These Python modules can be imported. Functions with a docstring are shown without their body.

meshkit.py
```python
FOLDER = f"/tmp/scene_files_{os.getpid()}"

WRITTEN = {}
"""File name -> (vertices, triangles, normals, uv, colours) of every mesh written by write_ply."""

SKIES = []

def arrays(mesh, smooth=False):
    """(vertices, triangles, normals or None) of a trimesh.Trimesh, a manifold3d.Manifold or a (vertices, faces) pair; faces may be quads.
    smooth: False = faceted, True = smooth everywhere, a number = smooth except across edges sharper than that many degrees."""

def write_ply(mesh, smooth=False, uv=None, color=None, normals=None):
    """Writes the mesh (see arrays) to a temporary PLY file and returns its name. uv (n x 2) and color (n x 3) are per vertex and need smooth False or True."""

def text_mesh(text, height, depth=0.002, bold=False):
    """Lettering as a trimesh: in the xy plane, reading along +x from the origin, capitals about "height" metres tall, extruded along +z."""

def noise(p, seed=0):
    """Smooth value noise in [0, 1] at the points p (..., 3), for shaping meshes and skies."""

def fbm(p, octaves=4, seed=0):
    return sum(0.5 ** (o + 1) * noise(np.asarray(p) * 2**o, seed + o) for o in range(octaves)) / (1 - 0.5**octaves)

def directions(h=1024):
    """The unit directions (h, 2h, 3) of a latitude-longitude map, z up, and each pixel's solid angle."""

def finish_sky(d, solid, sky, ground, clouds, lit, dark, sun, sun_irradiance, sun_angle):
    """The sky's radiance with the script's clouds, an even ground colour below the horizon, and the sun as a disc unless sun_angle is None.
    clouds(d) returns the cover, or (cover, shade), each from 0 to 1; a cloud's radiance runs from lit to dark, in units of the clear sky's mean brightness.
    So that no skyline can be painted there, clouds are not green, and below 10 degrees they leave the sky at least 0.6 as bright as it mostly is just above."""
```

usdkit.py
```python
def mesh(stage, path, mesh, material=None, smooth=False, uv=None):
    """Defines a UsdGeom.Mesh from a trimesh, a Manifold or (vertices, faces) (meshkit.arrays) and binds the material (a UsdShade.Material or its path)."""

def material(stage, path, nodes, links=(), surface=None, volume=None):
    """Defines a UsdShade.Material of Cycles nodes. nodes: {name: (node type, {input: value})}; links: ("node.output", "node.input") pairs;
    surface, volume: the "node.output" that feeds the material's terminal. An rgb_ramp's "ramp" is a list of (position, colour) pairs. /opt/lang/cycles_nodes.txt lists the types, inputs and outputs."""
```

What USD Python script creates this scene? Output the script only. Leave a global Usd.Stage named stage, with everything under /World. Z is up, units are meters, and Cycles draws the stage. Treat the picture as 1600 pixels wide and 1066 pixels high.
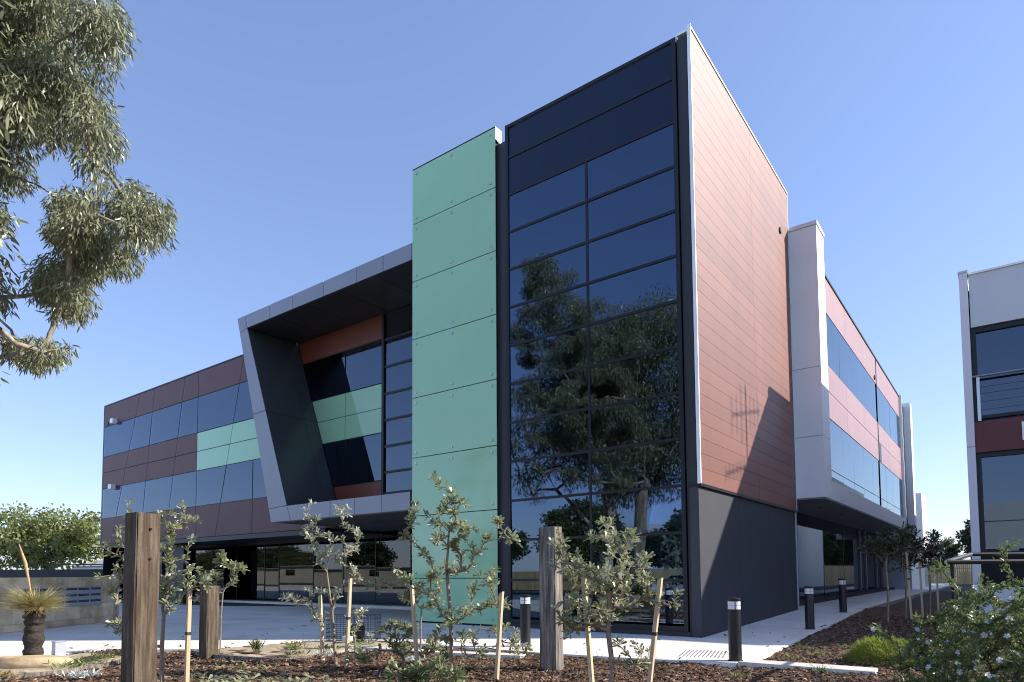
import math
import numpy as np
import trimesh
import usdkit
import meshkit
from pxr import Usd, UsdGeom, UsdLux, UsdShade, Gf, Sdf, Vt
from shapely.geometry import Polygon, Point, box as sbox
from shapely.prepared import prep

stage = Usd.Stage.CreateInMemory()
UsdGeom.SetStageUpAxis(stage, UsdGeom.Tokens.z)
UsdGeom.SetStageMetersPerUnit(stage, 1.0)
UsdGeom.Xform.Define(stage, '/World')
UsdGeom.Scope.Define(stage, '/World/Looks')

# ------------------------------------------------------------------ camera, sky, sun, exposure
EXPOSURE = 0.85
SKY_STRENGTH = 0.15
SUN_INTENSITY = 1.25
SUN = np.array([1.42, 1.0, 1.03]); SUN /= np.linalg.norm(SUN)
FPX, YAW, PITCH, ROLL = 1022.45, .644563, .05749, .007126
EYE = np.array([5.56, -14.55, 1.5])


def cam_axes():
    f = np.array([-math.sin(YAW) * math.cos(PITCH), math.cos(YAW) * math.cos(PITCH), math.sin(PITCH)])
    r = np.array([math.cos(YAW), math.sin(YAW), 0.0])
    d = np.cross(f, r)
    return np.array([math.cos(ROLL) * r + math.sin(ROLL) * d, -math.sin(ROLL) * r + math.cos(ROLL) * d, f])


CA = cam_axes()
cam = UsdGeom.Camera.Define(stage, '/World/camera')
m = Gf.Matrix4d(*[float(x) for x in (*CA[0], 0, *(-CA[1]), 0, *(-CA[2]), 0, *EYE, 1)])
cam.AddTransformOp().Set(m)
cam.CreateHorizontalApertureAttr(36.0)
cam.CreateVerticalApertureAttr(36.0 * 682 / 1024)
cam.CreateFocalLengthAttr(36.0 * FPX / 1600)
cam.CreateVerticalApertureOffsetAttr(303.9 * 36 / 1600)
cam.CreateClippingRangeAttr(Gf.Vec2f(0.05, 3000))
cam.CreateExposureAttr(EXPOSURE)

el, az = math.asin(SUN[2]), math.atan2(SUN[0], SUN[1])
skymat = usdkit.material(stage, '/World/Looks/sky_air', {
    'sky': ('sky_texture', {'sky_type': 'single_scattering', 'sun_disc': False, 'sun_elevation': el, 'sun_rotation': az,
                            'altitude': 60.0, 'air_density': 1.0, 'aerosol_density': 0.4, 'ozone_density': 1.0}),
    'gm': ('gamma', {'gamma': .70}), 'tn': ('vector_math', {'math_type': 'multiply', 'vector2': (.95, 1.05, 1.40)}),
    'bg': ('background_shader', {'strength': SKY_STRENGTH})}, [('sky.color', 'gm.color'), ('gm.color', 'tn.vector1'), ('tn.vector', 'bg.color')], surface='bg.background')
dome = UsdLux.DomeLight.Define(stage, '/World/sky')
dome.GetPrim().SetCustomDataByKey('kind', 'structure')
UsdShade.MaterialBindingAPI.Apply(dome.GetPrim()).Bind(skymat)
sun = UsdLux.DistantLight.Define(stage, '/World/sun')
sun.CreateNormalizeAttr(True); sun.CreateIntensityAttr(SUN_INTENSITY); sun.CreateAngleAttr(0.53)
sun.CreateColorAttr(Gf.Vec3f(1.0, 0.94, 0.84))
zx = np.cross([0, 0, 1], SUN); zx /= np.linalg.norm(zx); zy = np.cross(SUN, zx)
sun.AddTransformOp().Set(Gf.Matrix4d(*[float(x) for x in (*zx, 0, *zy, 0, *SUN, 0, 0, 0, 60, 1)]))


# ------------------------------------------------------------------ materials
def mat(name, color, rough=.5, metallic=0., spec=.5, var=.12, scale=3., stretch=(1, 1, 1), bump=0., bscale=60., bstretch=None,
        rand=0., color2=None, c2=(.42, .62), fine=0., fscale=200., coat=0., detail=4.):
    nodes = {'g': ('geometry', {}), 'mp': ('mapping', {'scale': stretch}), 'n': ('noise_texture', {'scale': scale, 'detail': detail, 'roughness': .6}),
             'mr': ('map_range', {'from_min': .3, 'from_max': .7, 'to_min': 1 - var, 'to_max': 1 + var, 'clamp': False}),
             'oi': ('object_info', {}), 'mo': ('map_range', {'to_min': 1 - rand, 'to_max': 1 + rand}),
             'mul': ('math', {'math_type': 'multiply'}), 'h': ('hsv', {'color': color, 'hue': .5}),
             'p': ('principled_bsdf', {'roughness': rough, 'metallic': metallic, 'specular_ior_level': spec, 'coat_weight': coat, 'coat_roughness': .08})}
    links = [('g.position', 'mp.vector'), ('mp.vector', 'n.vector'), ('n.fac', 'mr.value'), ('oi.random', 'mo.value'), ('mr.result', 'mul.value1'), ('mo.result', 'mul.value2'),
             ('mul.value', 'h.value'), ('h.color', 'p.base_color')]
    if color2 is not None:
        nodes['n2'] = ('noise_texture', {'scale': scale * .7, 'detail': 5, 'roughness': .65})
        nodes['mr2'] = ('map_range', {'from_min': c2[0], 'from_max': c2[1], 'clamp': True})
        nodes['mx'] = ('mix', {'color1': color, 'color2': color2})
        links += [('mp.vector', 'n2.vector'), ('n2.fac', 'mr2.value'), ('mr2.result', 'mx.fac'), ('mx.color', 'h.color')]
    if fine:
        nodes['nf'] = ('noise_texture', {'scale': fscale, 'detail': 2})
        nodes['mf'] = ('map_range', {'from_min': .35, 'from_max': .65, 'to_min': 1 - fine, 'to_max': 1 + fine, 'clamp': False})
        nodes['mul2'] = ('math', {'math_type': 'multiply'})
        links[:] = [l for l in links if l[1] != 'h.value'] + [('g.position', 'nf.vector'), ('nf.fac', 'mf.value'), ('mul.value', 'mul2.value1'), ('mf.result', 'mul2.value2'), ('mul2.value', 'h.value')]
    if bump:
        nodes['mb'] = ('mapping', {'scale': bstretch or (1, 1, 1)})
        nodes['nb'] = ('noise_texture', {'scale': bscale, 'detail': 4, 'roughness': .6})
        nodes['b'] = ('bump', {'strength': min(1., bump * 10), 'distance': bump})
        links += [('g.position', 'mb.vector'), ('mb.vector', 'nb.vector'), ('nb.fac', 'b.height'), ('b.normal', 'p.normal')]
    return usdkit.material(stage, '/World/Looks/' + name, nodes, links, surface='p.BSDF')


def glass(name, tint, refl, ior):
    return usdkit.material(stage, '/World/Looks/' + name, {
        'f': ('fresnel', {'IOR': ior}), 't': ('transparent_bsdf', {'color': tint}), 'g': ('geometry', {}),
        'n': ('noise_texture', {'scale': .5, 'detail': 1}), 'b': ('bump', {'strength': .04, 'distance': .01}),
        's': ('glossy_bsdf', {'color': refl, 'roughness': .0}), 'm': ('mix_closure', {})},
        [('g.position', 'n.vector'), ('n.fac', 'b.height'), ('b.normal', 's.normal'), ('f.fac', 'm.fac'), ('t.BSDF', 'm.closure1'), ('s.BSDF', 'm.closure2')], surface='m.closure')


def leafmat(name, cols, trans=.35, rough=.45, spec=.4):
    stops = [(i / (len(cols) - 1), c) for i, c in enumerate(cols)]
    return usdkit.material(stage, '/World/Looks/' + name, {
        'g': ('geometry', {}), 'oi': ('object_info', {}), 'a': ('math', {'math_type': 'add'}), 'fr': ('math', {'math_type': 'fraction'}),
        'r': ('rgb_ramp', {'ramp': stops}), 'p': ('principled_bsdf', {'roughness': rough, 'specular_ior_level': spec}), 't': ('translucent_bsdf', {}),
        'm': ('mix_closure', {'fac': trans})},
        [('g.random_per_island', 'a.value1'), ('oi.random', 'a.value2'), ('a.value', 'fr.value1'), ('fr.value', 'r.fac'), ('r.color', 'p.base_color'), ('r.color', 't.color'),
         ('p.BSDF', 'm.closure1'), ('t.BSDF', 'm.closure2')], surface='m.closure')


M = {}
M['terracotta'] = mat('terracotta_cladding', (.178, .070, .050), .48, spec=.52, var=.10, scale=.9, rand=.10, fine=.03, stretch=(1, 1, .35))
M['terrawing'] = mat('faded_terracotta_cladding', (.27, .135, .115), .40, spec=1.0, var=.06, scale=.9, rand=.06, fine=.03)
M['maroon'] = mat('maroon_cladding', (.10, .043, .043), .5, spec=.3, var=.05, scale=1., rand=.06, fine=.03)
M['orange'] = mat('dark_orange_cladding', (.13, .032, .016), .45, var=.05, rand=.05)
M['silver'] = mat('silver_fascia', (.21, .215, .245), .42, metallic=.25, var=.03, scale=1., rand=.03)
M['white'] = mat('white_render', (.62, .62, .63), .55, var=.03, scale=.8, rand=.02)
M['whitetrim'] = mat('white_trim', (.75, .75, .75), .4, var=.02)
M['charcoal'] = mat('charcoal_metal', (.028, .03, .034), .4, spec=.35, var=.06, scale=1.)
M['frame'] = mat('dark_window_frame', (.011, .012, .016), .35, spec=.3, var=.05)
M['render'] = mat('dark_grey_render', (.040, .042, .051), .75, spec=.3, var=.06, scale=1.5, fine=.12, fscale=60, bump=.004, bscale=90)
M['reveal'] = mat('charcoal_composite', (.055, .062, .066), .28, spec=.6, var=.04, rand=.05)
M['dark'] = mat('dark_void', (.012, .012, .013), .7, spec=.2, var=.05)
M['soffit'] = mat('soffit_sheet', (.19, .19, .195), .6, var=.04)
M['bronze'] = mat('bronze_soffit', (.09, .075, .055), .5, var=.1, scale=2, stretch=(1, 6, 1))
M['greenglass'] = mat('green_back_painted_glass', (.27, .475, .29), .05, spec=.6, var=.03, rand=.035, scale=.7)
M['steel'] = mat('stainless_steel', (.45, .46, .47), .25, metallic=1., var=.04)
M['inner'] = mat('interior_plaster', (.45, .46, .48), .8, var=.05)
M['ceiling'] = mat('interior_ceiling', (.55, .56, .58), .8, var=.04)
M['carpet'] = mat('interior_carpet', (.06, .065, .075), .9, var=.1)
M['towerglass'] = glass('blue_tower_glass', (.42, .50, .62), (.50, .70, 1.0), 2.35)
M['wingglass'] = glass('blue_wing_glass', (.28, .33, .40), (.66, .80, 1.0), 2.05)
M['sideglass'] = glass('pale_blue_side_glass', (.28, .33, .40), (.84, .95, 1.0), 2.7)
M['shopglass'] = glass('ground_floor_glass', (.42, .45, .46), (.85, .92, 1.0), 1.75)
M['spandrel'] = mat('navy_spandrel_glass', (.004, .008, .020), .03, spec=.4, var=.02)
M['concrete'] = mat('exposed_aggregate', (.70, .655, .59), .8, var=.12, scale=.8, fine=.22, fscale=95, bump=.003, bscale=140, color2=(.58, .48, .36), c2=(.54, .72))
M['kerb'] = mat('kerb_concrete', (.58, .54, .47), .8, var=.1, scale=3, fine=.1, fscale=120)
M['sand'] = mat('sandy_soil', (.40, .33, .23), .95, spec=.2, var=.22, scale=5, fine=.2, fscale=70, bump=.02, bscale=30, color2=(.30, .24, .17))
M['mulch'] = mat('bark_mulch', (.085, .050, .033), .95, spec=.15, var=.45, scale=14, fine=.45, fscale=60, bump=.03, bscale=45, color2=(.13, .085, .06))
M['soil'] = mat('dark_soil', (.05, .04, .032), .95, var=.3, scale=6, bump=.02, bscale=30)
M['sandstone'] = mat('sandstone_tile', (.74, .59, .40), .8, var=.1, scale=2.2, rand=.25, color2=(.50, .37, .22), stretch=(1, 1, 1.3), fine=.08, fscale=60)
M['timber'] = mat('brown_sleeper_timber', (.066, .046, .031), .85, spec=.2, var=.3, scale=9, stretch=(3, 3, .22), color2=(.125, .098, .07), bump=.02, bscale=14, bstretch=(3.5, 3.5, .18), fine=.15, fscale=80)
M['timbergrey'] = mat('grey_sleeper_timber', (.23, .205, .175), .85, spec=.2, var=.45, scale=8, stretch=(3, 3, .22), color2=(.10, .082, .07), bump=.02, bscale=14, bstretch=(3.5, 3.5, .18), fine=.15, fscale=80)
M['stake'] = mat('hardwood_stake', (.50, .385, .24), .75, var=.18, scale=14, stretch=(3, 3, .2), rand=.12)
M['black'] = mat('black_powder_coat', (.012, .012, .013), .3, spec=.5, var=.05)
M['railblack'] = mat('black_rail_paint', (.010, .010, .012), .55, spec=.2, var=.05)
M['rubber'] = mat('black_rubber_tie', (.02, .02, .02), .7)
M['lens'] = mat('clear_lamp_lens', (.72, .73, .74), .12, spec=.7, var=.02)
M['bark'] = mat('gum_bark', (.20, .165, .13), .85, spec=.2, var=.4, scale=3, stretch=(2, 2, .4), color2=(.36, .32, .27), bump=.03, bscale=10)
M['darkbark'] = mat('dark_bark', (.07, .055, .043), .9, spec=.2, var=.35, scale=5, bump=.02, bscale=14)
M['twig'] = mat('sapling_bark', (.22, .165, .12), .8, var=.3, scale=20, bump=.004, bscale=60)
M['grasstree'] = mat('grass_tree_trunk', (.045, .038, .033), .95, spec=.15, var=.5, scale=16, stretch=(1, 1, 3), bump=.03, bscale=40, bstretch=(1, 1, 2.5))
M['straw'] = mat('dry_flower_spike', (.42, .27, .12), .8, var=.25, scale=25)
M['rock'] = mat('sandstone_rock', (.50, .38, .23), .85, var=.2, scale=4, bump=.03, bscale=14, color2=(.38, .27, .15))
M['redbrick'] = mat('dark_red_panel', (.10, .02, .02), .5, var=.05)
M['nbgrey'] = mat('pale_grey_panel', (.52, .54, .56), .55, var=.03, scale=.8)
M['nbfin'] = mat('white_fin', (.60, .61, .66), .5, var=.04, scale=.9)
M['beige'] = mat('beige_render', (.48, .43, .35), .8, var=.06, scale=.6)
M['paling'] = mat('pine_paling', (.36, .26, .13), .85, var=.25, scale=5, stretch=(3, 3, .3), rand=.2)
M['darkfence'] = mat('dark_fence_paint', (.035, .04, .038), .7, var=.15, scale=2)
M['rooftile'] = mat('grey_roof_sheet', (.30, .29, .28), .6, var=.1)
M['terraroof'] = mat('brown_roof_tile', (.24, .13, .08), .8, var=.15, scale=3)
M['asphalt'] = mat('road_asphalt', (.05, .05, .052), .9, var=.15, scale=1.5, fine=.2, fscale=80)
M['grass'] = mat('verge_grass', (.075, .10, .03), .95, spec=.1, var=.4, scale=2.5, fine=.35, fscale=40, bump=.02, bscale=40)
M['carpaint'] = mat('silver_car_paint', (.55, .57, .60), .25, metallic=.4, var=.01, coat=.8)
M['cartyre'] = mat('tyre_rubber', (.02, .02, .021), .8)
M['carglass'] = mat('car_window', (.01, .012, .014), .03, spec=.8, var=.01)
M['redglass'] = mat('red_lamp_glass', (.4, .01, .01), .1, var=.02)
M['mailbox'] = mat('silver_mailbox', (.40, .42, .47), .4, metallic=.2, var=.03)
M['plastic'] = mat('black_plastic', (.015, .015, .015), .45)
M['purple'] = mat('pink_petal', (.60, .03, .35), .5)
M['petal'] = leafmat('white_petal', [(.78, .78, .80), (.70, .70, .78)], .3, .5, .3)
M['pole'] = mat('grey_pole_timber', (.30, .27, .24), .8, var=.2, scale=4, stretch=(2, 2, .2))
M['gumleaf'] = leafmat('gum_leaf', [(.065, .082, .030), (.11, .13, .050), (.16, .18, .085), (.085, .10, .04), (.23, .24, .14), (.13, .14, .065), (.38, .38, .28)], .22, .36, .55)
M['banksia'] = leafmat('banksia_leaf', [(.17, .20, .085), (.25, .28, .13), (.33, .35, .20), (.22, .25, .11), (.48, .49, .39), (.72, .73, .67)], .35, .36, .55)
M['banksiagold'] = leafmat('yellowed_leaf', [(.55, .28, .03), (.60, .38, .05)], .35)
M['darkleaf'] = leafmat('dark_leaf', [(.022, .035, .014), (.04, .058, .022), (.055, .07, .03)], .2, .4, .5)
M['treeleaf'] = leafmat('pale_tree_leaf', [(.20, .235, .065), (.28, .315, .10), (.17, .20, .055), (.36, .38, .17)], .45, .5, .3)
M['pineleaf'] = leafmat('cypress_leaf', [(.03, .045, .018), (.05, .07, .026), (.07, .085, .035)], .2, .5, .4)
M['shrubleaf'] = leafmat('shrub_leaf', [(.15, .19, .07), (.22, .27, .10), (.29, .33, .15), (.17, .22, .08)], .35, .4, .5)
M['limeleaf'] = leafmat('lime_ground_cover', [(.24, .30, .04), (.33, .38, .07), (.18, .24, .03)], .35, .6, .3)
M['succulent'] = leafmat('pigface_leaf', [(.14, .19, .06), (.22, .26, .09), (.30, .22, .07), (.12, .16, .05)], .2, .4, .5)
M['silverleaf'] = leafmat('saltbush_leaf', [(.52, .54, .53), (.62, .63, .62), (.42, .45, .43)], .2, .7, .2)
M['strapleaf'] = leafmat('grass_tree_leaf', [(.20, .24, .06), (.30, .31, .10), (.42, .36, .16), (.16, .21, .05)], .3, .5, .4)
M['drystrap'] = leafmat('dry_strap_leaf', [(.50, .40, .22), (.42, .33, .18), (.34, .30, .13)], .3, .6, .3)
M['weedleaf'] = leafmat('weed_leaf', [(.08, .13, .03), (.13, .18, .05), (.20, .20, .08)], .3, .5, .3)
M['chipA'] = mat('bark_chip_brown', (.12, .066, .040), .9, spec=.2, var=.3, scale=30, rand=.5)
M['chipB'] = mat('bark_chip_tan', (.24, .16, .105), .9, spec=.2, var=.3, scale=30, rand=.35)
M['chipC'] = mat('bark_chip_dark', (.050, .030, .021), .9, spec=.2, var=.3, scale=30, rand=.4)


# ------------------------------------------------------------------ scene helpers
used, BASE = {}, {}


def path_for(name, parent):
    p = parent.GetPath().pathString if parent is not None else '/World'
    k = used.get((p, name), 0); used[(p, name)] = k + 1
    return f'{p}/{name}' if k == 0 else f'{p}/{name}_{k:03d}'


def tag(prim, label=None, cat=None, group=None, kind=None):
    for k, v in (('label', label), ('category', cat), ('group', group), ('kind', kind)):
        if v: prim.SetCustomDataByKey(k, v)
    return prim


def base_of(path):
    while path and path != '/World':
        if path in BASE: return BASE[path]
        path = path.rpartition('/')[0]
    return np.zeros(3)


RT = np.random.default_rng(77)


def tilt(v):
    """Panes never sit quite true: each leans a few millimetres."""
    a, b = RT.normal(size=2) * .0016; c = v.mean(0); ext = v.max(0) - v.min(0); k = int(np.argmin(ext)); o = 1 - k if k < 2 else 0
    v = v.copy(); v[:, k] += a * (v[:, 2] - c[2]) + b * (v[:, o] - c[o]); return v


def obj(name, mesh, material, parent=None, smooth=False, label=None, cat=None, group=None, kind=None):
    path = path_for(name, parent)
    v, f = (mesh.vertices, mesh.faces) if hasattr(mesh, 'vertices') else mesh
    v = np.asarray(v, float) - base_of(path)
    if name in ('glass_pane', 'window_pane', 'spandrel_pane'): v = tilt(v)
    pr = usdkit.mesh(stage, path, (v, np.asarray(f)), M[material], smooth=smooth).GetPrim()
    return tag(pr, label, cat, group, kind)


def thing(name, label, cat, loc, group=None, kind=None):
    path = path_for(name, None)
    x = UsdGeom.Xform.Define(stage, path); x.AddTranslateOp().Set(Gf.Vec3d(*map(float, loc)))
    BASE[path] = np.asarray(loc, float)
    return tag(x.GetPrim(), label, cat, group, kind)


def copy_of(src, name, label, cat, loc, rz=0., scale=None, group=None, tilt=None):
    x = UsdGeom.Xform.Define(stage, path_for(name, None))
    x.AddTranslateOp().Set(Gf.Vec3d(*map(float, loc)))
    if tilt: x.AddRotateXYZOp().Set(Gf.Vec3f(float(tilt[0]), float(tilt[1]), float(rz)))
    else: x.AddRotateZOp().Set(float(rz))
    if scale is not None: x.AddScaleOp().Set(Gf.Vec3f(*map(float, scale)))
    x.GetPrim().GetReferences().AddInternalReference(src.GetPath()); x.GetPrim().SetInstanceable(True)
    return tag(x.GetPrim(), label, cat, group)


def box(x0, x1, y0, y1, z0, z1):
    v = np.array([[x, y, z] for x in (x0, x1) for y in (y0, y1) for z in (z0, z1)], float)
    f = np.array([[0, 1, 3], [0, 3, 2], [4, 6, 7], [4, 7, 5], [0, 4, 5], [0, 5, 1], [2, 3, 7], [2, 7, 6], [0, 2, 6], [0, 6, 4], [1, 5, 7], [1, 7, 3]])
    return v, f


def join(*ms):
    V, Fs, n = [], [], 0
    for v, f in ms:
        V.append(np.asarray(v, float)); Fs.append(np.asarray(f) + n); n += len(v)
    return np.vstack(V), np.vstack(Fs)


def plate(pts, t):
    """A flat convex polygon given as 3-D points, thickened by t along its normal."""
    p = np.asarray(pts, float); n = np.cross(p[1] - p[0], p[2] - p[1]); n /= np.linalg.norm(n)
    k = len(p); v = np.vstack([p, p + n * t])
    f = [[0, i + 1, i] for i in range(1, k - 1)] + [[k, k + i, k + i + 1] for i in range(1, k - 1)]
    for i in range(k):
        j = (i + 1) % k; f += [[i, j, k + j], [i, k + j, k + i]]
    return v, np.array(f)


def extrude_xz(poly, y0, y1):
    """Extrudes an (x, z) polygon from y0 (front) to y1."""
    mm = trimesh.creation.extrude_polygon(poly, y1 - y0, engine='earcut')
    v = np.asarray(mm.vertices); v = np.stack([v[:, 0], y1 - v[:, 2], v[:, 1]], 1)
    return v, np.asarray(mm.faces)


def extrude_xy(poly, z0, z1, zf=None, cut=None):
    geoms = getattr(poly, 'geoms', [poly]); out = []
    for g in geoms:
        mm = trimesh.creation.extrude_polygon(g, z1 - z0, engine='earcut'); v = np.asarray(mm.vertices).copy(); v[:, 2] += z0
        if zf is not None: v[:, 2] += zf(v[:, 0], v[:, 1])
        out.append((v, np.asarray(mm.faces)))
    return join(*out)


def shrink(poly, g):
    return poly.buffer(-g, join_style=2, mitre_limit=10)


def tube(pts, rad, n=8, cap=True):
    p = np.asarray(pts, float); r = np.broadcast_to(np.asarray(rad, float), (len(p),))
    t = np.gradient(p, axis=0); t /= np.maximum(np.linalg.norm(t, axis=1, keepdims=True), 1e-9)
    ref = np.array([1., 0, 0]) if abs(t[0][0]) < .8 else np.array([0, 1., 0])
    a = np.arange(n) * 2 * np.pi / n; V = []
    for i in range(len(p)):
        u = np.cross(t[i], ref); u /= np.linalg.norm(u); w = np.cross(t[i], u)
        V.append(p[i] + r[i] * (np.cos(a)[:, None] * u + np.sin(a)[:, None] * w))
    f = []
    for i in range(len(p) - 1):
        for j in range(n):
            k = (j + 1) % n; a0, a1, b0, b1 = i * n + j, i * n + k, (i + 1) * n + j, (i + 1) * n + k
            f += [[a0, a1, b1], [a0, b1, b0]]
    V = np.vstack(V)
    if cap:
        c0 = len(V); V = np.vstack([V, p[0], p[-1]])
        for j in range(n):
            k = (j + 1) % n; f += [[c0, k, j], [c0 + 1, (len(p) - 1) * n + j, (len(p) - 1) * n + k]]
    return V, np.array(f)


def lathe(prof, n=20, c=(0, 0, 0)):
    prof = np.asarray(prof, float); a = np.arange(n) * 2 * np.pi / n
    V = np.vstack([np.stack([r * np.cos(a), r * np.sin(a), np.full(n, z)], 1) for r, z in prof]) + np.asarray(c, float); f = []
    for i in range(len(prof) - 1):
        for j in range(n):
            k = (j + 1) % n; f += [[i * n + j, i * n + k, (i + 1) * n + k], [i * n + j, (i + 1) * n + k, (i + 1) * n + j]]
    return V, np.array(f)


def unit(v):
    v = np.asarray(v, float); return v / np.maximum(np.linalg.norm(v, axis=-1, keepdims=True), 1e-9)


def leaf_mesh(P, D, N, L, W, kind='lance', bend=.12):
    """One small folded mesh per leaf: P base points, D directions, N rough normals."""
    P, D = np.asarray(P, float), unit(D); n = len(P)
    S = unit(np.cross(D, N)); U = np.cross(S, D)
    L = np.broadcast_to(L, (n,))[:, None]; W = np.broadcast_to(W, (n,))[:, None]
    a, wa, b, wb = (.3, .5, .7, .38) if kind == 'lance' else (.45, .36, .85, .5)
    mid1, mid2 = P + D * L * a - U * L * bend * .25, P + D * L * b - U * L * bend * .7
    V = np.stack([P, mid1 - S * W * wa, mid1 + S * W * wa, mid2 - S * W * wb, mid2 + S * W * wb, P + D * L - U * L * bend * 1.2], 1).reshape(-1, 3)
    f = np.array([[0, 2, 1], [1, 2, 4], [1, 4, 3], [3, 4, 5]])
    return V, (np.arange(n)[:, None, None] * 6 + f[None]).reshape(-1, 3)


def pix(p):
    """Picture position of world points, used to keep the gum's crown off the open sky."""
    q = (np.atleast_2d(p) - EYE) @ CA.T; z = np.where(q[:, 2] > .3, q[:, 2], np.nan)
    return np.stack([FPX * q[:, 0] / z + 800, FPX * q[:, 1] / z + 836.9], 1)


def grow(stems, targets, rng, r_tip, r_max=None, wiggle=.12, expo=.48, thin=None):
    """Joins target points to the nearest branch below them; returns tubes (mesh) with pipe-model radii and the target nodes' directions."""
    pos, par = [], []
    for st in stems:
        prev = -1
        for i, q in enumerate(st):
            if isinstance(q, (int, np.integer)): prev = int(q); continue
            pos.append(np.asarray(q, float)); par.append(prev); prev = len(pos) - 1
    root = pos[0]; tips = []
    order = np.argsort(np.linalg.norm(np.asarray(targets) - root, axis=1))
    for k in order:
        T = np.asarray(targets[k], float); A = np.array(pos)
        d = T - A; dist = np.linalg.norm(d, axis=1)
        pen = dist + .9 * np.maximum(0, A[:, 2] - T[2] + .1 * dist)
        j = int(np.argmin(pen)); n = max(2, int(dist[j] / .5) + 1) if r_tip > .004 else max(2, int(dist[j] / .12) + 1)
        n = min(n, 6); prev = j
        for s in range(1, n + 1):
            u = s / n; q = A[j] + d[j] * u + (rng.normal(size=3) * wiggle * dist[j] * math.sin(u * math.pi) if s < n else 0)
            q = q + np.array([0, 0, .1 * dist[j] * math.sin(u * math.pi)])
            pos.append(q); par.append(prev); prev = len(pos) - 1
        tips.append((prev, T, k))
    cnt = np.zeros(len(pos))
    for i, _, _ in tips: cnt[i] += 1
    for i in range(len(pos) - 1, -1, -1):
        if par[i] >= 0: cnt[par[i]] += cnt[i]
    r = r_tip * np.maximum(cnt, 1) ** expo
    if thin is not None: r = np.where(thin(np.array(pos)), np.minimum(r, .042), r)
    if r_max: r = np.minimum(r, r_max)
    segs = []
    for i in range(len(pos)):
        if par[i] >= 0: segs.append(tube([pos[par[i]], pos[i]], [min(r[par[i]], r[i] * 1.35), r[i]], 6 if r[i] < .08 else 10, cap=False))
    dirs = {k: unit(pos[i] - pos[par[i]]) for i, _, k in tips}
    return join(*segs), dirs, np.array(pos), np.array(par), r


# ------------------------------------------------------------------ ground
def gz(x, y):
    """The path climbs gently towards the back on the right-hand side."""
    return np.where(np.asarray(x) > -1.6, .025 * np.clip(y, 0, 10), 0.)


def sheet(x0, x1, y0, y1, nx, ny, z):
    X, Y = np.meshgrid(np.linspace(x0, x1, nx), np.linspace(y0, y1, ny), indexing='ij')
    V = np.stack([X, Y, z(X, Y)], -1).reshape(-1, 3); i = np.arange((nx - 1) * (ny - 1)); a = (i // (ny - 1)) * ny + i % (ny - 1)
    return V, np.vstack([np.stack([a, a + ny, a + ny + 1], 1), np.stack([a, a + ny + 1, a + 1], 1)])


obj('ground', join(box(-900, 900, -900, 900, -.6, -.30)), 'grass', kind='structure')
obj('road', box(-400, 400, -36, -27, -.295, -.15), 'asphalt', kind='structure')
obj('verge', join(box(-400, 400, -27, -21.5, -.299, -.06)), 'grass', kind='structure')
obj('footpath', box(-400, 400, -24.4, -22.6, -.2, -.05), 'kerb', kind='structure')


def mulch_z(X, Y):
    p = np.stack([X * 1.1, Y * 1.1, X * 0], -1); q = np.stack([X * 6, Y * 6, X * 0 + 5], -1)
    return gz(X, Y) - .042 + .09 * (meshkit.fbm(p, 3, 4) - .5) + .05 * (meshkit.noise(q, 7) - .5)


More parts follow.
